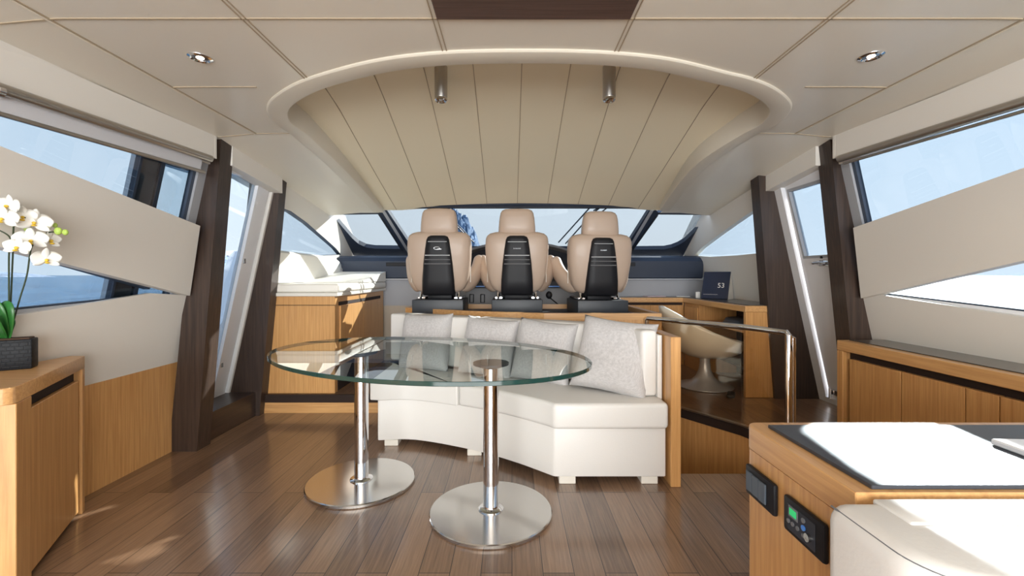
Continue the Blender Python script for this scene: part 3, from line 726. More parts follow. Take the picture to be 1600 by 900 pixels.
# ================================================================== HELM SEATS
def helm_seat():
    root = thing('helm_chair', 'x', 'helm seat', (0, 0, 0), 'beige leather helm seats on the raised platform')
    L = dict(local=True)
    m = MB(); m.box(-.225, .225, -.14, .32, .0, .128, .006, 2); m.build('seat_box', CHAR, root, **L)
    m = MB(); m.box(-.11, .11, -.02, .24, .128, .2, .01, 2); m.build('bracket', BLACKG, root, **L)
    for sx_ in (-1, 1):
        m = MB(); m.box(sx_*.165-.035, sx_*.165+.035, -.02, .32, .131, .15, .004, 1); m.cyl((sx_*.17, -.03, .14), (sx_*.17, .0, .19), .012, n=12); m.build('slide_rail', CHROME, root, **L)
    # backrest
    S = []
    for z, a, y, b, e_ in ((.185, .10, .03, .03, 2.5), (.192, .17, .03, .065, 2.8), (.215, .215, .03, .085, 3), (.27, .247, .025, .10, 3.4), (.36, .268, .015, .11, 3.6), (.48, .282, .0, .115, 3.8), (.60, .288, -.012, .112, 3.8),
                           (.67, .283, -.02, .105, 3.6), (.70, .272, -.023, .097, 3.4), (.722, .245, -.025, .082, 3), (.734, .20, -.026, .06, 2.8), (.738, .13, -.026, .035, 2.5)):
        S.append((0, y, z, a, b, e_))
    m = MB(); m.loft(S, 48); bk = m.build('backrest', BEIGEL, root, ang=60, **L)
    m = MB(); P = []
    for i in range(41):
        t = PI*i/40; P.append(V(-.272*math.copysign(abs(math.cos(t))**.55, math.cos(t)), .055, .28+.435*abs(math.sin(t))**.5))
    m.tube(P, .0035, 6); m.build('piping', IVORY, bk, **L)
    S = [(0, -.03, .70, .15, .06, 2.8), (0, -.03, .72, .168, .075, 3), (0, -.032, .78, .166, .078, 3.2), (0, -.036, .86, .158, .075, 3.2), (0, -.04, .905, .149, .068, 3), (0, -.042, .928, .135, .055, 2.8), (0, -.043, .941, .108, .038, 2.6), (0, -.043, .945, .06, .018, 2.4)]
    m = MB(); m.loft(S, 40); m.build('headrest', BEIGEL, root, ang=60, **L)
    # black back shell
    m = MB()
    R = []
    for z, a, yb in ((.165, .135, -.10), (.185, .142, -.125), (.30, .140, -.135), (.45, .128, -.145), (.58, .112, -.15), (.66, .100, -.15), (.685, .088, -.146), (.695, .068, -.138)):
        yf = .0 if z < .5 else -.05
        R.append([V(-a, yf, z), V(-a, yb+.022, z), V(-a*.88, yb+.004, z), V(-a*.5, yb, z), V(a*.5, yb, z), V(a*.88, yb+.004, z), V(a, yb+.022, z), V(a, yf, z)])
    m.rings(R); sh = m.build('back_shell', BLACKG, root, ang=50, **L)
    for z, a, rr in ((.640, .085, .0035), (.520, .112, .005), (.482, .114, .004), (.445, .118, .005)):
        m = MB(); m.cyl((-a*.97, -.151 if z > .5 else -.150, z), (a*.97, -.151 if z > .5 else -.150, z), rr, n=10); m.build('trim_line', SILV if z > .50 else GREYD, sh, **L)
    # seat cushion
    m = MB(); m.box(-.25, .25, .05, .52, .2, .36, .05, 4); m.build('seat_cushion', BEIGEL, root, ang=60, **L)
    # arm bolsters: curved pads that flare up and out
    for sx_ in (-1, 1):
        ctr = catmull([(sx_*.20, .04, .25), (sx_*.245, .13, .27), (sx_*.295, .24, .345), (sx_*.325, .33, .44), (sx_*.338, .37, .53)], 6)
        wd_ = [.05, .075, .09, .095, .09, .05]
        R = []
        n = len(ctr)
        for i, p in enumerate(ctr):
            d = (ctr[min(i+1, n-1)]-ctr[max(i-1, 0)]).normalized(); u = V(sx_, 0, 0); u = (u-d*u.dot(d)).normalized(); v = d.cross(u)
            t = i/(n-1); sc = min(1, .5+t*1.3)*(1-max(0, (t-.80)/.20)**2.6)**.5 if t < 1 else .12
            sc = max(sc, .12)
            R.append([p+u*(.060*sc*math.cos(q))+v*(.10*sc*math.sin(q)) for q in [2*PI*k/20 for k in range(20)]])
        m = MB(); m.rings(R); m.build('armrest', BEIGEL, root, ang=60, **L)
    return root, sh
hs, shell = helm_seat()
LAB = ['beige leather helm seat on the port side, beside the white lounge, with oval silver emblem',
       'middle one of the three beige leather helm seats, in front of the instrument hood',
       'beige leather helm seat nearest the round tub chair, turned slightly, on charcoal box']
POS = [(-.655, 4.08, 0), (.045, 4.10, 0), (.785, 4.05, math.radians(5))]
seats = [hs, copy_tree(hs), copy_tree(hs)]
for s_, lb, (x, y, a) in zip(seats, LAB, POS):
    s_['label'] = lb; s_.location = (x, y, .785); s_.rotation_euler = (0, 0, a)
seats[2].scale = (1, 1, .968)
def shell_of(r): return [c for c in COL.objects if c.parent == r and c.name.startswith('back_shell')][0]
# emblems differ from seat to seat
m = MB(); P = [V(-.005+.026*math.cos(t), -.1525, .582+.011*math.sin(t)) for t in [2*PI*k/24 for k in range(25)]]; m.tube(P, .0022, 6); m.box(.0, .035, -.154, -.1515, .571, .576)
m.build('emblem', LITMARK, shell_of(seats[0]), local=True)
for s_, wd_ in ((seats[1], 7), (seats[2], 6)):
    m = MB()
    for k in range(wd_):
        x = (k-(wd_-1)/2)*.0095; m.tube([V(x-.003, -.1525, .576), V(x-.001, -.1525, .586), V(x+.003, -.1525, .577)], .0015, 6)
    m.build('emblem', LITMARK, shell_of(s_), local=True)

# ================================================================== WHITE CURVED SOFA
front = catmull([(-.885, 2.95, 0), (-.64, 2.96, 0), (-.27, 2.80, 0), (0, 2.62, 0), (.228, 2.42, 0)], 6)
back = catmull([(-.90, 3.76, 0), (-.68, 3.65, 0), (-.40, 3.50, 0), (.0, 3.31, 0), (.44, 3.08, 0), (.70, 2.88, 0), (.81, 2.72, 0), (.838, 2.50, 0)], 6)
back = [V(p.x, p.y, 0) for p in back]
def off_path(P, d):
    r = []
    for i in range(len(P)):
        t = (P[min(i+1, len(P)-1)]-P[max(i-1, 0)]).normalized(); r.append(P[i]+V(t.y, -t.x, 0)*d)
    return r
inner = off_path(back, .19)
if (inner[0]-front[0]).length > (back[0]-front[0]).length: inner = off_path(back, -.19)
sofa = thing('curved_sofa', 'white leather curved bench sofa with timber end panel behind the glass table', 'sofa', (0, 3.0, 0))
poly = [(p.x, p.y) for p in front]+[(.832, 2.42)]+[(p.x, p.y) for p in reversed(off_path(back, .03) if (off_path(back, .03)[0]-front[0]).length < (back[0]-front[0]).length else off_path(back, -.03))][1:]
m = MB(); m.prism(poly, .04, .31, .008, 2); m.build('base', WHITEL, sofa)
def cushion(poly, z0, z1, bev=.022): 
    mm = MB(); mm.prism(poly, z0, z1, bev, 4); return mm
# seat cushions
ff = off_path(front, -.035)
if min(p.y for p in ff) > min(p.y for p in front): ff = off_path(front, .035)
fi = min(range(len(ff)), key=lambda i: abs(ff[i].x+.33)); bi = min(range(len(inner)), key=lambda i: abs(inner[i].x+.16))
fl = ff[:fi+1]; ib = inner[:bi+1]
polyL = [(-.93, 2.93)]+[(p.x, p.y) for p in fl[1:]]+[(p.x, p.y) for p in reversed(ib)][:-1]+[(-.93, inner[0].y)]
cushion(polyL, .312, .44).build('seat_cushion', WHITEL, sofa, ang=60)
fr = ff[fi:]; ir = inner[bi:]
for i in range(n_ := len(inner)):
    k_ = max(0, (i-(n_-14))/13); inner[i] = inner[i]+(back[i]-inner[i])*.42*k_
polyR = [(p.x+.006, p.y) for p in fr[:-1]]+[(.225, 2.365), (.832, 2.372), (.832, 2.55), (.80, 2.66), (.72, 2.78)]+[(p.x+.006, p.y) for p in reversed(ir) if p.x < .5]
cushion(polyR, .312, .45).build('seat_cushion', WHITEL, sofa, ang=60)
# outer back and padded back cushions
ob = [(p.x, p.y) for p in back]; ibk = off_path(back, .025)
if (ibk[0]-front[0]).length > (back[0]-front[0]).length: ibk = off_path(back, -.025)
m = MB(); m.prism(ob+[(p.x, p.y) for p in reversed(ibk)], .312, .795, .004, 2); m.build('back_shell', WHITEL, sofa)
ibk2 = off_path(back, .026) if (off_path(back, .026)[0]-front[0]).length < (back[0]-front[0]).length else off_path(back, -.026)
n = len(back); cuts = [0, 15, 27, n-1]
for a, b in zip(cuts, cuts[1:]):
    A = ibk2[a:b+1]; B = inner[a:b+1]
    if b == n-1: B = B[:-1]+[V(B[-1].x, B[-1].y-.0, 0)]
    d0 = (A[1]-A[0]).normalized()*.006; d1 = (A[-1]-A[-2]).normalized()*-.006
    A = [A[0]+d0]+A[1:-1]+[A[-1]+d1]; B = [B[0]+d0]+B[1:-1]+[B[-1]+d1]
    mm = MB(); mm.prism([(p.x, p.y) for p in A]+[(p.x, p.y) for p in reversed(B)], .452, .822, .03, 4); mm.build('back_cushion', WHITEL, sofa, ang=60)
for x, y in ((-.80, 3.01), (-.235, 2.85), (.30, 2.47), (.745, 2.47), (-.8, 3.6), (.5, 2.9)):
    m = MB(); m.box(x-.045, x+.045, y-.045, y+.045, 0, .04, .003, 1); m.build('foot', IVORY, sofa)
m = MB(); m.box(.846, .90, 2.385, 2.7, 0, .80, .003, 1); m.build('end_panel', OAK, sofa)

# scatter pillows
def pillow_mesh():
    mb = MB(); N = 22; s_ = .205; gs = []
    for side in (1, -1):
        g_ = [[None]*(N+1) for _ in range(N+1)]
        for i in range(N+1):
            for j in range(N+1):
                u = -1+2*i/N; v = -1+2*j/N
                px_ = u*(1-.10*(1-u*u)*0-.07*(1-v*v)*abs(u)**3); pz_ = v*(1-.07*(1-u*u)*abs(v)**3)
                th = .075*((1-u**4)*(1-v**4))**.55
                th += .004*noise.noise(V(u*2.3, v*2.3, side*3))*(1-u*u)*(1-v*v)*2
                g_[i][j] = mb.b.verts.new((px_*s_*1.02, side*th, pz_*s_))
        for i in range(N):
            for j in range(N): mb.b.faces.new([g_[i][j], g_[i+1][j], g_[i+1][j+1], g_[i][j+1]])
        gs.append(g_)
    return mb
m = pillow_mesh(); bmesh.ops.remove_doubles(m.b, verts=m.b.verts[:], dist=1e-4)
pl = m.build('scatter_pillow', FABRIC, None, ang=80, origin=(0, 0, 0))
tag(pl, '', 'pillow', 'grey scatter pillows along the sofa back')
plab = ['grey pillow at the far end of the white sofa, nearest the white lounge', 'grey pillow second from the white lounge, leaning on the sofa back', 'grey pillow third along the sofa, just behind the largest one', 'grey pillow nearest the timber end panel, shown whole, leaning at an angle']
for k, (x, y, z, yaw, tilt, roll, sc) in enumerate([(-.645, 3.34, .635, 24, -14, -2, 1.04), (-.165, 3.10, .635, 27, -16, 3, 1.0), (.205, 2.92, .635, 28, -17, 4, 1.0), (.60, 2.66, .655, 30, -22, 5, 1.10)]):
    o = pl if k == 0 else pl.copy()
    if k: COL.objects.link(o)
    o['label'] = plab[k]; o.location = (x, y, z); o.scale = (sc,)*3
    o.rotation_euler = (Matrix.Rotation(math.radians(-yaw), 3, 'Z') @ Matrix.Rotation(math.radians(tilt), 3, 'X') @ Matrix.Rotation(math.radians(roll), 3, 'Y')).to_euler()

# ================================================================== GLASS TABLE
tb = thing('dining_table', 'oval glass dining table on two round polished steel pedestals', 'table', (-.46, 2.29, 0))
an = math.radians(-22.6); A_, B_ = .87, .565
def ell(s_=1.0, n=96, da=0): return [(-.46+(A_+da)*math.cos(t)*math.cos(an)-(B_+da)*math.sin(t)*math.sin(an), 2.30+(A_+da)*math.cos(t)*math.sin(an)+(B_+da)*math.sin(t)*math.cos(an)) for t in [2*PI*k/n for k in range(n)]]
m = MB(); pts = ell(); m.face([V(x, y, .730) for x, y in pts]); top = m.build('glass_top', TABLEG, tb, smooth=False)
m = MB(); m.rings([[V(x, y, z) for x, y in ell(da=d)] for d, z in ((-.002, .730), (0, .728), (.0, .713), (-.002, .711))], cap=False); m.build('glass_edge', EDGEG, top)
for (x, y, r) in ((-.82, 2.44, .285), (-.10, 2.13, .29)):
    ped = None
    m = MB(); m.lathe([(r-.004, 0), (r, .004), (r, .016), (r-.004, .02), (.0005, .022)], (x, y, 0), 64); b = m.build('pedestal_base', BRUSH, tb, ang=30)
    m = MB(); m.lathe([(.06, .0205), (.06, .026), (.052, .032), (.036, .034)], (x, y, 0), 40, cap=False); m.build('collar', CHROME, b)
    m = MB(); m.cyl((x, y, .022), (x, y, .708), .037, n=40, cap=True); m.build('pedestal_pole', CHROME, tb)
    m = MB(); m.lathe([(.04, .69), (.085, .706), (.085, .716), (.0005, .7165)], (x, y, 0), 40); m.build('top_plate', CHAR, tb)

# ================================================================== LOUNGE AT THE HELM (left)
cab = thing('lounge_cabinet', 'honey timber cabinet with two doors carrying the white lounge cushions', 'cabinet', (-1.85, 4.4, .15))
m = MB(); m.box(-2.18, -1.465, 3.705, 5.10, .152, .955, .003, 1); m.build('body', OAK, cab, smooth=False)
m = MB(); m.box(-2.17, -1.455, 3.695, 3.705, .88, .884); m.build('groove', DARKGAP, cab)
m = MB(); m.box(-2.16, -1.44, 3.69, 5.11, .955, .985, .004, 1); m.build('top_board', IVORY, cab)
for y0, y1 in ((3.80, 4.38), (4.385, 4.95)):
    m = MB(); m.box(-1.466, -1.452, y0, y1, .40, .87, .003, 1); m.build('door', OAK, cab)
m = MB(); m.box(-1.466, -1.46, 3.78, 4.97, .875, .905, 0); m.build('door_gap', DARKGAP, cab)
m = MB(); m.box(-1.467, -1.460, 3.76, 4.3, .16, .36); m.build('niche_shade', DARKGAP, cab)  # flat dark sheet stands in for the shade inside the open recess
m = MB(); m.box(-2.08, -1.43, 3.70, 5.09, .986, 1.06, .022, 4); tag(m.build('lounge_cushion', LOUNGE, ang=60), 'flat white seat cushion lying on the timber lounge cabinet', 'cushion')
m = MB()
m.hexa([V(-2.06, 4.2, 1.061), V(-1.43, 4.2, 1.061), V(-1.43, 4.2, 1.066), V(-2.06, 4.2, 1.066)], [V(-2.06, 5.07, 1.061), V(-1.43, 5.07, 1.061), V(-1.43, 5.07, 1.17), V(-2.06, 5.07, 1.17)])
tag(m.build('wedge_cushion', LOUNGE), 'white wedge cushion rising towards the dashboard at the end of the lounge', 'cushion')
m = MB()
def wlx(z, o): return WL(z)+o
R = []
for i in range(13):
    y = 3.74+1.45*i/12; zt = 1.34-.01*i/12 if i < 11 else 1.30-.05*(i-11); 
    R.append([V(wlx(1.07, .005), y, 1.065), V(wlx(1.07, .12), y, 1.065), V(wlx(1.2, .10), y, 1.2), V(wlx(zt, .07), y, zt-.02), V(wlx(zt, .045), y, zt), V(wlx(zt, .006), y, zt)])
m.rings(R); tag(m.build('bolster_cushion', LOUNGE, ang=50), 'white padded backrest along the wall above the lounge cushion', 'backrest')

# ================================================================== DESK (right), chair, things on it
dk = thing('helm_desk', 'honey timber corner desk with dark top and open shelf beside the tub chair', 'desk', (1.9, 4.2, .15))
m = MB(); m.prism([(1.86, 3.57), (2.30, 3.57), (2.30, 5.10), (1.14, 5.10), (1.14, 4.88), (1.86, 4.88)], .835, .885, .003, 1); m.build('desktop', OAKY, dk)
m = MB(); m.prism([(1.90, 3.60), (2.25, 3.60), (2.25, 5.09), (1.16, 5.09), (1.16, 4.93), (1.90, 4.93)], .886, .890); m.build('top_inlay', DARKTOP, dk, smooth=False)
m = MB(); m.box(1.865, 2.26, 3.575, 3.61, .152, .834, .002, 1); m.build('end_panel', OAK, dk)
m = MB(); m.box(1.17, 1.88, 4.90, 5.10, .152, .834); m.build('cabinet_body', OAK, dk, smooth=False)
for x0, x1 in ((1.18, 1.50), (1.51, 1.85)):
    m = MB(); m.box(x0, x1, 4.885, 4.90, .17, .80, .003, 1); m.build('door', OAK, dk)
m = MB(); m.box(1.17, 1.86, 4.888, 4.90, .805, .832); m.build('door_gap', DARKGAP, dk)
m = MB(); m.box(1.88, 2.26, 4.50, 4.88, .152, .834); m.build('drawer_body', OAK, dk, smooth=False)
m = MB(); m.box(1.868, 1.88, 4.52, 4.86, .60, .80, .003, 1); m.build('drawer', OAK, dk)
m = MB(); m.box(1.88, 2.26, 3.615, 4.495, .66, .68, .002, 1); m.build('shelf', OAKY, dk)
m = MB(); m.box(1.90, 2.26, 3.615, 4.495, .36, .38, .002, 1); m.build('lower_shelf', WENGED, dk)
m = MB(); m.box(2.255, 2.275, 3.61, 4.88, .152, .834); m.build('back_panel', DARKGAP, dk, smooth=False)
m = MB(); m.loft([(2.02, 3.95, .681, .09, .20), (2.02, 3.95, .70, .10, .22), (2.02, 3.96, .745, .08, .17), (2.02, 3.96, .755, .05, .12)], 32); tag(m.build('black_bag', CHAR, ang=60), 'black soft bag lying on the open desk shelf', 'bag')

# propped display box on the desk
r0 = at(1100, 466, 4.62); rootd = thing('display_stand', 'navy propped display board with white number and cream wedge sides, on the corner desk', 'display stand', (2.03, 4.5, .89), rz=math.radians(-42))
L = dict(local=True)
m = MB(); m.hexa([V(-.13, 0, .004), V(.125, 0, .004), V(.125, .016, .0), V(-.13, .016, .0)], [V(-.125, .09, .275), V(.13, .09, .275), V(.13, .105, .272), V(-.125, .105, .272)]); m.build('board', plain('navy_card', (26, 40, 66), .25, coat=.3), rootd, smooth=False, **L)
m = MB(); m.hexa([V(-.11, .02, .0), V(.12, .02, .0), V(.13, .19, .0), V(-.11, .19, .0)], [V(-.10, .108, .265), V(.125, .108, .265), V(.128, .12, .262), V(-.10, .12, .262)]); m.build('wedge_support', CREAMW, rootd, smooth=False, **L)
mt = Matrix.Translation((.055, .036, .135)) @ Matrix.Rotation(math.radians(90-17.5), 4, 'X')
text_mesh('number', '53', .07, PAPER, rootd, mt)
m = MB(); m.box(-.11, .03, .008-.0, .012, .045, .047, rot=Matrix.Rotation(0, 3, 'X')); m.build('printed_line', PAPER, rootd, **L)
m = MB(); m.box(1.93, 1.975, 4.70, 4.712, .891, .955, .002, 1); tag(m.build('place_card', PAPER), 'small white card standing beside the navy display board', 'card')
m = MB(); m.box(1.48, 1.70, 4.95, 5.07, .891, .899, .001, 1, rot=Matrix.Rotation(.2, 3, 'Z')); tag(m.build('magazine', plain('magazine_cover', (206, 186, 190), .5)), 'small pink-white booklet lying flat on the desk under the dashboard', 'booklet')
m = MB(); m.box(1.84, 1.98, 4.95, 5.06, .891, .896, .001, 1, rot=Matrix.Rotation(-.3, 3, 'Z')); tag(m.build('paper_sheet', PAPER), 'white papers lying flat in the corner of the desk', 'paper')

# tub chair
tc_ = thing('tub_chair', 'round white tub chair on trumpet pedestal behind the glass rail', 'chair', (1.70, 3.95, .15), rz=math.radians(-8))
def rimh(t):                       # t=0 points to the open front (+X), back is higher
    return .40+.31*((1-math.cos(t))/2)**1.35
m = MB(); R = []
for k in range(15):
    u = k/14; ring = []
    for i in range(48):
        t = 2*PI*i/48; H = rimh(t); zz = .29+(H-.29)*u**1.7
        rr = .055+.245*(math.sin(u*PI/2)**.75)
        lean = -.06*u*((1-math.cos(t))/2)
        ring.append(V(rr*math.cos(t)*1.0+lean, rr*math.sin(t)*.98, zz))
    R.append(ring)
m.rings(R, cap=False); sh_ = m.build('shell', SHELLW, tc_, ang=80, local=True)
md = sh_.modifiers.new('thick', 'SOLIDIFY'); md.thickness = .03; md.offset = 1
m = MB(); m.loft([(.02, 0, .345, .20, .20, 2.2), (.02, 0, .36, .235, .235, 2.2), (.02, 0, .40, .235, .235, 2.2), (.02, 0, .415, .20, .20, 2.2)], 40); m.build('seat_pad', WHITEL, tc_, ang=70, local=True)
m = MB(); m.lathe([(.225, 0), (.235, .004), (.235, .010), (.20, .02), (.12, .045), (.075, .09), (.05, .15), (.042, .22), (.05, .28), (.075, .30)], (0, 0, .002), 48); m.build('pedestal', SILV, tc_, local=True)
# small black shoe-like remote on the chair foot
m = MB(); m.box(1.74, 1.80, 3.55, 3.69, .152, .178, .01, 3, rot=Matrix.Rotation(-.5, 3, 'Z') @ Matrix.Rotation(.0, 3, 'X'))
rm = m.build('foot_pedal', BLACKG, None); tag(rm, 'small black pedal on the floor against the tub chair foot', 'pedal')

# ================================================================== GLASS RAIL
rl = thing('glass_railing', 'chrome handrail with smoked glass panels beside the sofa end', 'railing', (1.4, 3.0, .15))
q = [V(1.04, 3.47, .79), V(1.235, 3.29, .79), V(1.49, 2.90, .79), V(1.60, 2.57, .79)]
q = [V(1.045, 3.48, .795), V(1.49, 2.905, .795), V(1.605, 2.60, .795)]
m = MB(); m.tube([q[0]+V(0, 0, -.05), q[0]+V(0, 0, -.01), q[0]+V(.008, -.01, 0)]+[q[0]+(q[1]-q[0])*k/6 for k in range(1, 6)]+[q[1]+V(-.02, .027, 0), q[1]+V(.008, -.022, 0)]+[q[1]+(q[2]-q[1])*k/4 for k in range(1, 4)]+[q[2]+V(-.004, .01, 0), q[2]+V(0, 0, -.012), q[2]+V(0, 0, -.63)], .018, 16); m.build('handrail', CHROME, rl)
for a, b, t0, t1 in ((q[0], q[1], .02, .995), (q[1], q[2], .01, .93)):
    d = (b-a).normalized(); nrm = V(d.y, -d.x, 0)*.004; P0 = a+(b-a)*t0; P1 = a+(b-a)*t1
    m = MB(); m.hexa([P0-nrm+V(0, 0, -.02), P0+nrm+V(0, 0, -.02), P0+nrm+V(0, 0, -.632), P0-nrm+V(0, 0, -.632)], [P1-nrm+V(0, 0, -.02), P1+nrm+V(0, 0, -.02), P1+nrm+V(0, 0, -.632), P1-nrm+V(0, 0, -.632)]); m.build('glass_panel', BRONZEG, rl, smooth=False)
m = MB(); m.tube([q[0]+V(0, 0, -.05), q[0]+V(0, 0, -.63)], .014, 12); m.build('post', CHROME, rl)
m = MB(); P = q[2]+V(.04, .02, 0); m.tube([P+V(-.03, -.01, -.02), P+V(0, 0, -.03), P+V(0, 0, -.63)], .014, 12); m.build('post', CHROME, rl)

# ================================================================== LONG SIDEBOARD (right)
sb = thing('sideboard', 'long honey timber sideboard with dark inset top under the starboard window', 'sideboard', (2.15, 2.1, 0))
m = MB(); m.box(2.03, 2.325, 1.2, 2.80, .665, .726, .003, 1); m.build('top', OAKY, sb)
m = MB(); m.box(2.085, 2.32, 1.2, 2.77, .727, .731, 0); m.build('top_inlay', DARKTOP, sb, smooth=False)
m = MB(); m.box(2.03, 2.325, 2.75, 2.80, 0, .664, .003, 1); m.build('end_panel', OAK, sb)
m = MB(); m.box(2.075, 2.325, 1.22, 2.749, .06, .664); m.build('carcass', DARKGAP, sb, smooth=False)
m = MB(); m.box(2.09, 2.325, 1.22, 2.749, 0, .06); m.build('plinth', WENGED, sb, smooth=False)
for y0, y1 in ((2.358, 2.715), (2.025, 2.352), (1.883, 2.019), (1.55, 1.877), (1.23, 1.544)):
    m = MB(); m.box(2.045, 2.074, y0, y1, .07, .622, .002, 1); m.build('door', OAK, sb)

# ================================================================== NEAR LEFT CABINET + ORCHID
nc = thing('low_cabinet', 'honey timber cabinet with one flush door carrying the potted orchid', 'cabinet', (-1.95, 1.8, 0))
A = V(-2.05, 2.15, 0); B = V(-1.715, 1.545, 0); d = (B-A).normalized(); nin = V(d.y, -d.x, 0)
if nin.x > 0: nin = -nin
def off3(p, a, b): return p+d*a+nin*b
ln = (B-A).length
m = MB(); rc = [B-d*.03, B-d*.012+nin*.002, B+nin*.012, B+nin*.03]
top = [A]+rc+[V(-1.83, 1.30, 0), V(-2.13, 1.30, 0), V(-2.13, 2.15, 0)]
top = [(p.x, p.y) for p in (A, B-d*.025, B-d*.008+V(-.004, -.006, 0), B+V(-.02, -.02, 0), V(-2.12, 1.40, 0), V(-2.12, 2.15, 0))]
m.prism(top, .685, .743, .002, 1); m.build('top', OAKX, nc)
# end post, near post, door in its dark reveal
def postbox(a0, a1, b0, b1, z0, z1, name, mat):
    m = MB(); m.prism([(p.x, p.y) for p in (off3(A, a0, b0), off3(A, a1, b0), off3(A, a1, b1), off3(A, a0, b1))], z0, z1, .002 if mat is not DARKGAP else 0, 1); return m.build(name, mat, nc)
postbox(.0, .035, .0, .05, 0, .684, 'post', OAK)
postbox(ln-.13, ln-.012, .0, .12, 0, .684, 'post', OAK)
postbox(.036, ln-.132, .03, .05, .0, .684, 'reveal', DARKGAP)
postbox(.055, ln-.150, .008, .029, .02, .635, 'door', OAK)
postbox(.0, ln-.02, .121, .13, .0, .684, 'back_board', OAK)

orp = V(-2.062, 1.855, .743)
op = thing('potted_orchid', 'white orchid in a black crocodile-textured pot on the low cabinet', 'plant', orp)
yaw = math.radians(33)
m = MB(); m.box(-.062, .062, -.04, .04, .0, .122, .004, 2, rot=Matrix.Rotation(yaw, 3, 'Z'), piv=(0, 0, 0)); m.build('pot', CROC, op, local=True)
m = MB(); m.box(-.054, .054, -.032, .032, .1205, .128, .003, 1, rot=Matrix.Rotation(yaw, 3, 'Z'), piv=(0, 0, 0)); m.build('soil', SOIL, op, local=True)
def loc_(px, py, Y): return at(px, py, Y)-orp
s1 = catmull([loc_(15, 529, 1.86), loc_(17, 470, 1.84), loc_(20, 400, 1.78), loc_(23, 345, 1.72), loc_(40, 340, 1.73)], 8)
s2 = catmull([loc_(14, 529, 1.88), loc_(30, 470, 1.87), loc_(42, 430, 1.86), loc_(50, 385, 1.84), loc_(70, 365, 1.82), loc_(100, 362, 1.80)], 8)
s3 = catmull([loc_(13, 529, 1.85), loc_(14, 470, 1.83), loc_(14, 400, 1.76), loc_(16, 372, 1.72), loc_(-5, 358, 1.69)], 8)
for s_ in (s1, s2, s3):
    m = MB(); m.tube(s_, .0028, 8); m.build('stem', STEM, op, local=True)
def petal(mb, c, mt, ang_, L_, W_, curl=.12):
    N = 8; rows = []
    for i in range(N+1):
        t = i/N; wv = W_*math.sin(PI*min(1, (t*.92+.06)))**.7
        row = []
        for k in range(5):
            s_ = -1+2*k/4
            x = t*L_; y = s_*wv; z = curl*L_*(t*t)-.10*wv*(s_*s_)*3+.0
            p = V(x*math.cos(ang_)-y*math.sin(ang_), x*math.sin(ang_)+y*math.cos(ang_), z)
            row.append(c+mt @ p)
        rows.append(row)
    vv = [[mb.b.verts.new(p) for p in r] for r in rows]
    for a, b in zip(vv, vv[1:]):
        for k in range(4): mb.b.faces.new([a[k], a[k+1], b[k+1], b[k]])
FL = [(3, 341, 1.66, -10, .046), (53, 347, 1.75, 15, .052), (48, 375, 1.76, 5, .05), (27, 386, 1.70, -15, .04), (72, 405, 1.79, 25, .045), (78, 375, 1.82, 50, .042), (12, 321, 1.68, -30, .04), (36, 338, 1.73, -5, .04)]
for (px, py, Y, yw, sz) in FL:
    c = loc_(px, py, Y); look = (V(0, 0, CAMZ)-(c+orp)).normalized()
    mt = (Matrix.Rotation(math.radians(yw-8), 3, 'Z') @ Matrix.Rotation(math.radians(random.uniform(-12, 12)), 3, 'X') @ look.to_track_quat('Z', 'Y').to_matrix())
    m = MB()
    for a, L_, W_ in ((90, sz, .30*sz), (210, sz, .30*sz), (330, sz, .30*sz), (12, sz*1.05, .62*sz), (168, sz*1.05, .62*sz)):
        petal(m, c, mt, math.radians(a), L_, W_)
    fl = m.build('flower', PETAL, op, ang=80, local=True)
    md = fl.modifiers.new('thick', 'SOLIDIFY'); md.thickness = .0012
    m = MB(); m.ball(c+mt @ V(0, -.004, .006), .007, .006, .006, 12); m.ball(c+mt @ V(0, -.014, .010), .006, .009, .004, 12); m.build('flower_lip', PETALY, fl, local=True)
for px, py, Y, r in ((43, 357, 1.79, .013), (91, 361, 1.8, .014), (102, 363, 1.8, .011), (86, 352, 1.82, .009)):
    m = MB(); m.ball(loc_(px, py, Y), r, r*.8, r*1.1, 14); m.build('bud', BUD, op, local=True)
for (bx, by, tx, ty, Yt, wd_) in ((10, 530, -18, 465, 1.80, .032), (12, 530, 12, 470, 1.83, .03), (8, 530, -30, 500, 1.74, .03), (12, 528, 24, 505, 1.9, .02)):
    p0 = loc_(bx, by, 1.85); p1 = loc_(tx, ty, Yt); midp_ = (p0+p1)/2+V(.02, -.02, .03)
    cl = catmull([p0, midp_, p1], 7); m = MB(); rows = []
    for i, p in enumerate(cl):
        t = i/(len(cl)-1); wv = wd_*math.sin(PI*min(.97, t*.9+.08))**.7; dd = (cl[min(i+1, len(cl)-1)]-cl[max(0, i-1)]).normalized(); sd = dd.cross(V(.3, -1, .2)).normalized()
        rows.append([m.b.verts.new(p+sd*wv*s_+V(0, -.006*abs(s_), 0)) for s_ in (-1, -.5, 0, .5, 1)])
    for a, b in zip(rows, rows[1:]):
        for k in range(4): m.b.faces.new([a[k], a[k+1], b[k+1], b[k]])
    lf = m.build('leaf', GREEN, op, ang=80, local=True); md = lf.modifiers.new('thick', 'SOLIDIFY'); md.thickness = .002

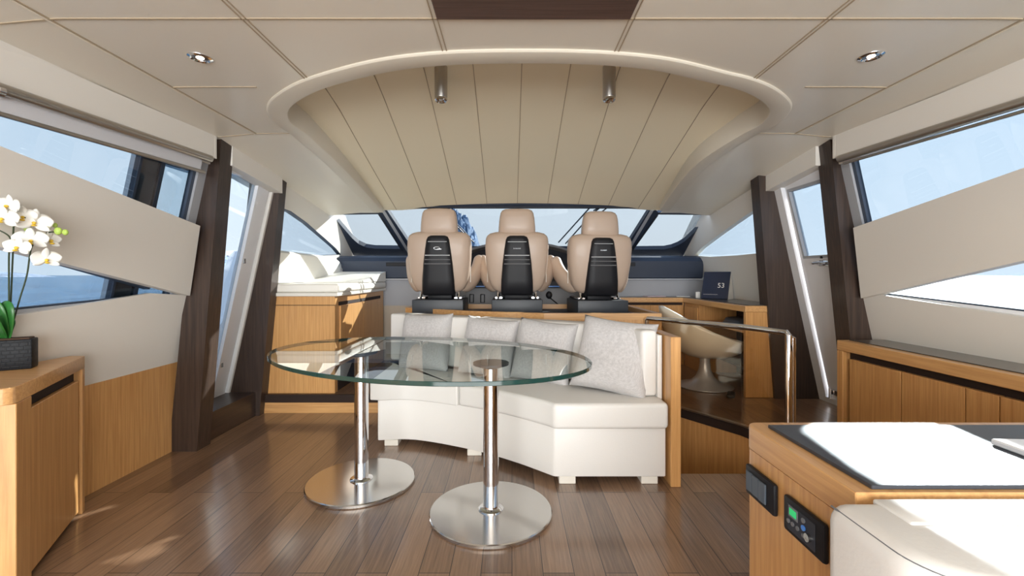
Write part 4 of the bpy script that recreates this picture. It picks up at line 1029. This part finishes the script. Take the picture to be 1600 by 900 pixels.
# ================================================================== NEAR RIGHT COUNTER
ct = thing('galley_counter', 'honey timber counter with black stone slab and control panels on its side', 'counter', (1.4, .97, 0))
m = MB()
cr_ = [(.6+.03*(1-math.cos(t)), 1.157-.03*(1-math.sin(t))) for t in [PI/2*k/6 for k in range(7)]]
cpoly = [(.6, .782)]+cr_+[(2.3, 1.157), (2.3, .782)]
m.prism(cpoly, .692, .75, .002, 1); m.build('countertop', OAKY, ct)
cp2 = [(p[0]+.001, p[1]-.0) for p in cpoly]; m = MB(); m.prism(cp2, 0, .6915); m.build('body', OAK, ct, ang=20)
m = MB(); m.box(.637, 2.2, .793, 1.115, .7505, .758, .001, 1); m.build('stone_slab', SLATE, ct)
def plate_side(y0, y1, z0, z1, name):
    m = MB(); m.box(.588, .600, y0, y1, z0, z1, .005, 2); return m.build(name, BLACKG, ct)
p1_ = plate_side(1.007, 1.13, .585, .657, 'switch_plate')
for k in range(3):
    y = 1.117-.028*k; m = MB(); m.box(.583, .588, y-.026, y, .598, .645, .0015, 1, rot=Matrix.Rotation(math.radians(3), 3, 'Z')); m.build('rocker_switch', ROCKER, p1_)
p2_ = plate_side(.845, .972, .582, .657, 'control_panel')
m = MB(); m.box(.586, .5885, .868, .955, .592, .647, .001, 1); m.build('panel_face', NAVYD, p2_)
m = MB(); m.box(.5848, .5862, .918, .948, .622, .645, .0005, 1); m.build('display_bezel', GREYB, p2_)
m = MB(); m.box(.584, .585, .922, .944, .627, .641); m.build('display_screen', LCD, p2_)
for (y, z, r, mt_) in ((.948, .611, .0045, GREYB), (.934, .611, .0045, GREYB), (.918, .611, .0045, GREYB), (.9, .637, .005, GREYB), (.9, .622, .0055, BLUEB), (.9, .607, .004, GREYB)):
    m = MB(); m.cyl((.586, y, z), (.5835, y, z), r, n=16); m.build('button', mt_, p2_)
m = MB(); m.cyl((.586, .884, .612), (.580, .884, .612), .008, n=20); m.build('knob', BRUSH, p2_)
bk_ = [V(p.x, p.y, .7585) for p in (onz(1545, 694, .7585), onz(1640, 694, .7585), onz(1690, 755, .7585), onz(1600, 727, .7585))]
m = MB(); b0_ = onz(1547, 693, .76); m.box(b0_.x, b0_.x+.3, .87, b0_.y, .7585, .772, .003, 1, rot=Matrix.Rotation(math.radians(-3), 3, 'Z'), piv=b0_); tag(m.build('serving_tray', WHITEP), 'flat white tray at the edge of the photo, lying on the black stone slab', 'tray')

# white leather settee backing on to the counter
st_ = thing('leather_settee', 'white leather settee with piped edges backed against the timber counter', 'settee', (1.3, .5, 0))
rad = .10
sp = [(.537, .778)]+[(.537+rad*(1-math.cos(t)), .545+rad*(1-math.sin(t))) for t in [PI/2*k/10 for k in range(11)]]+[(2.3, .545), (2.3, .778)]
m = MB(); m.prism(sp, .12, .745, .032, 5); m.build('backrest', WHITEL, st_, ang=60)
m = MB(); m.box(.615, 2.25, .69, .766, .738, .7485, .004, 3); m.build('top_pad', WHITEL, st_, ang=60)
P = [V(.5475, .768, .7345)]+[V(.537+.0105+(rad-.0105)*(1-math.cos(t)), .5555+(rad-.0105)*(1-math.sin(t)), .7345) for t in [PI/2*k/14 for k in range(15)]]+[V(2.25, .5555, .7345)]
m = MB(); m.tube(P, .0016, 6); m.build('piping', GREYB, st_)
m = MB(); m.box(.56, 2.3, .05, .53, .12, .42, .05, 5); m.build('seat', WHITEL, st_, ang=60)
m = MB(); m.box(.6, 2.25, .1, .75, 0, .119); m.build('plinth', WENGED, st_)

# ================================================================== LAMPS
for k, (x, y) in enumerate(((-1.29, 1.853), (1.475, 1.84))):
    r = thing('downlight', ['recessed chrome downlight in the ceiling on the orchid side', 'recessed chrome downlight in the ceiling above the galley side'][k], 'ceiling light', (x, y, 2.03), 'recessed ceiling downlights')
    m = MB(); m.lathe([(.030, .004), (.030, -.003), (.036, -.007), (.046, -.003), (.047, .004)], (0, 0, 0), 36, cap=False); m.build('bezel', CHROME, r, local=True)
    m = MB(); m.lathe([(.033, -.001), (.0005, -.0012)], (0, 0, 0), 28); m.build('reflector', BRUSH, r, local=True)
    m = MB(); m.ball((0, 0, -.002), .015, .015, .004, 14); m.build('bulb', BULB, r, local=True)
    l = bpy.data.lights.new('downlight_lamp', 'SPOT'); l.energy = 8; l.spot_size = 1.9; l.spot_blend = .8; l.color = (1, .85, .65); l.shadow_soft_size = .03
    lo = bpy.data.objects.new('downlight_lamp', l); COL.objects.link(lo); lo.location = (x, y, 2.01)
for k, (x, y) in enumerate(((-.415, 2.62), (.568, 2.62))):
    r = thing('ceiling_spotlight', ['satin metal cylinder spotlight hanging above the first helm seat', 'satin metal cylinder spotlight hanging above the third helm seat'][k], 'ceiling light', (x, y, vault_z(x, y)), 'cylinder spotlights in the arched recess')
    m = MB(); m.lathe([(.0375, .01), (.0375, -.175), (.036, -.178)], (0, 0, 0), 36); m.build('housing', ALU, r, local=True)
    m = MB(); m.lathe([(.037, -.178), (.037, -.19), (.031, -.196), (.025, -.19), (.02, -.184)], (0, 0, 0), 36); m.build('lens_ring', CHROME, r, local=True)

# ================================================================== AFT END (behind the camera): bulkhead with the open cockpit doorway
m = MB(); m.plate([(-2.6, -.1), (2.7, -.1), (2.7, 2.3), (-2.6, 2.3)], [[(-1.9, .05), (2.05, .05), (2.05, 1.95), (-1.9, 1.95)]], lambda x, z: V(x, -3.1, z), (0, -.06, 0)); struct(m.build('wall_aft', CREAMW, smooth=False))

# ================================================================== OUTSIDE
m = MB(); m.face([(-6000, -3000, -1.6), (6000, -3000, -1.6), (6000, 8000, -1.6), (-6000, 8000, -1.6)]); o = m.build('sea', SEA, smooth=False, origin=(0, 0, -1.6)); struct(o)
m = MB(); m.plate([(-2.3, 5.75), (2.45, 5.75), (2.2, 9), (1.2, 12.5), (.08, 13.6), (-1.05, 12.5), (-2.05, 9)], [], lambda x, y: V(x, y, 1.32-.05*(y-5.75)), (0, 0, -.1)); struct(m.build('floor_foredeck_bounce', WHITEP, smooth=False))  # unseen white deck added to bounce sunlight up on to the headliner
# side-deck bulwark seen through the open doorway
P0 = []
m = MB(); R = []
for i in range(31):
    y = 2.2+3.9*i/30; t = (y-4.15)/.6; t = max(0, min(1, t)); zt = .58+.84*(3*t*t-2*t**3)
    R.append([V(-2.95, y, -.3), V(-2.78, y, -.3), V(-2.74, y, zt-.05), V(-2.77, y, zt), V(-2.90, y, zt), V(-2.95, y, zt-.05)])
m.rings(R); tag(m.build('bulwark', WHITEP), 'white curved bulwark of the side deck seen through the open door', 'bulwark')
m = MB(); m.box(-2.9, -2.25, 1.0, 5.0, -.12, -.06); struct(m.build('floor_side_deck', WHITEP, smooth=False))
def rocks(name, label, cx, cy, wx, wy, h, seed, mat, prof):
    m = MB(); N = 70; g_ = []
    for i in range(N+1):
        col_ = []
        for j in range(N//2+1):
            u = -1+2*i/N; v = -1+2*j/(N//2); p = V(u*4+seed, v*3, seed)
            r = max(0, 1-v*v)
            hh = h*prof(u)*r**.5*(.95+.10*noise.fractal(p*2.5, .8, 2.2, 6))
            rid = abs(noise.noise(V(u*11+seed, v*2.0, 2)))*.16*h*prof(u)
            col_.append(m.b.verts.new((cx+u*wx+noise.noise(p*3)*wx*.04, cy+v*wy, -1.7+max(0, hh-rid))))
        g_.append(col_)
    for i in range(N):
        for j in range(N//2): m.b.faces.new([g_[i][j], g_[i+1][j], g_[i+1][j+1], g_[i][j+1]])
    return tag(m.build(name, mat, ang=25), label, 'rock')
# island ahead, right of the first headrest
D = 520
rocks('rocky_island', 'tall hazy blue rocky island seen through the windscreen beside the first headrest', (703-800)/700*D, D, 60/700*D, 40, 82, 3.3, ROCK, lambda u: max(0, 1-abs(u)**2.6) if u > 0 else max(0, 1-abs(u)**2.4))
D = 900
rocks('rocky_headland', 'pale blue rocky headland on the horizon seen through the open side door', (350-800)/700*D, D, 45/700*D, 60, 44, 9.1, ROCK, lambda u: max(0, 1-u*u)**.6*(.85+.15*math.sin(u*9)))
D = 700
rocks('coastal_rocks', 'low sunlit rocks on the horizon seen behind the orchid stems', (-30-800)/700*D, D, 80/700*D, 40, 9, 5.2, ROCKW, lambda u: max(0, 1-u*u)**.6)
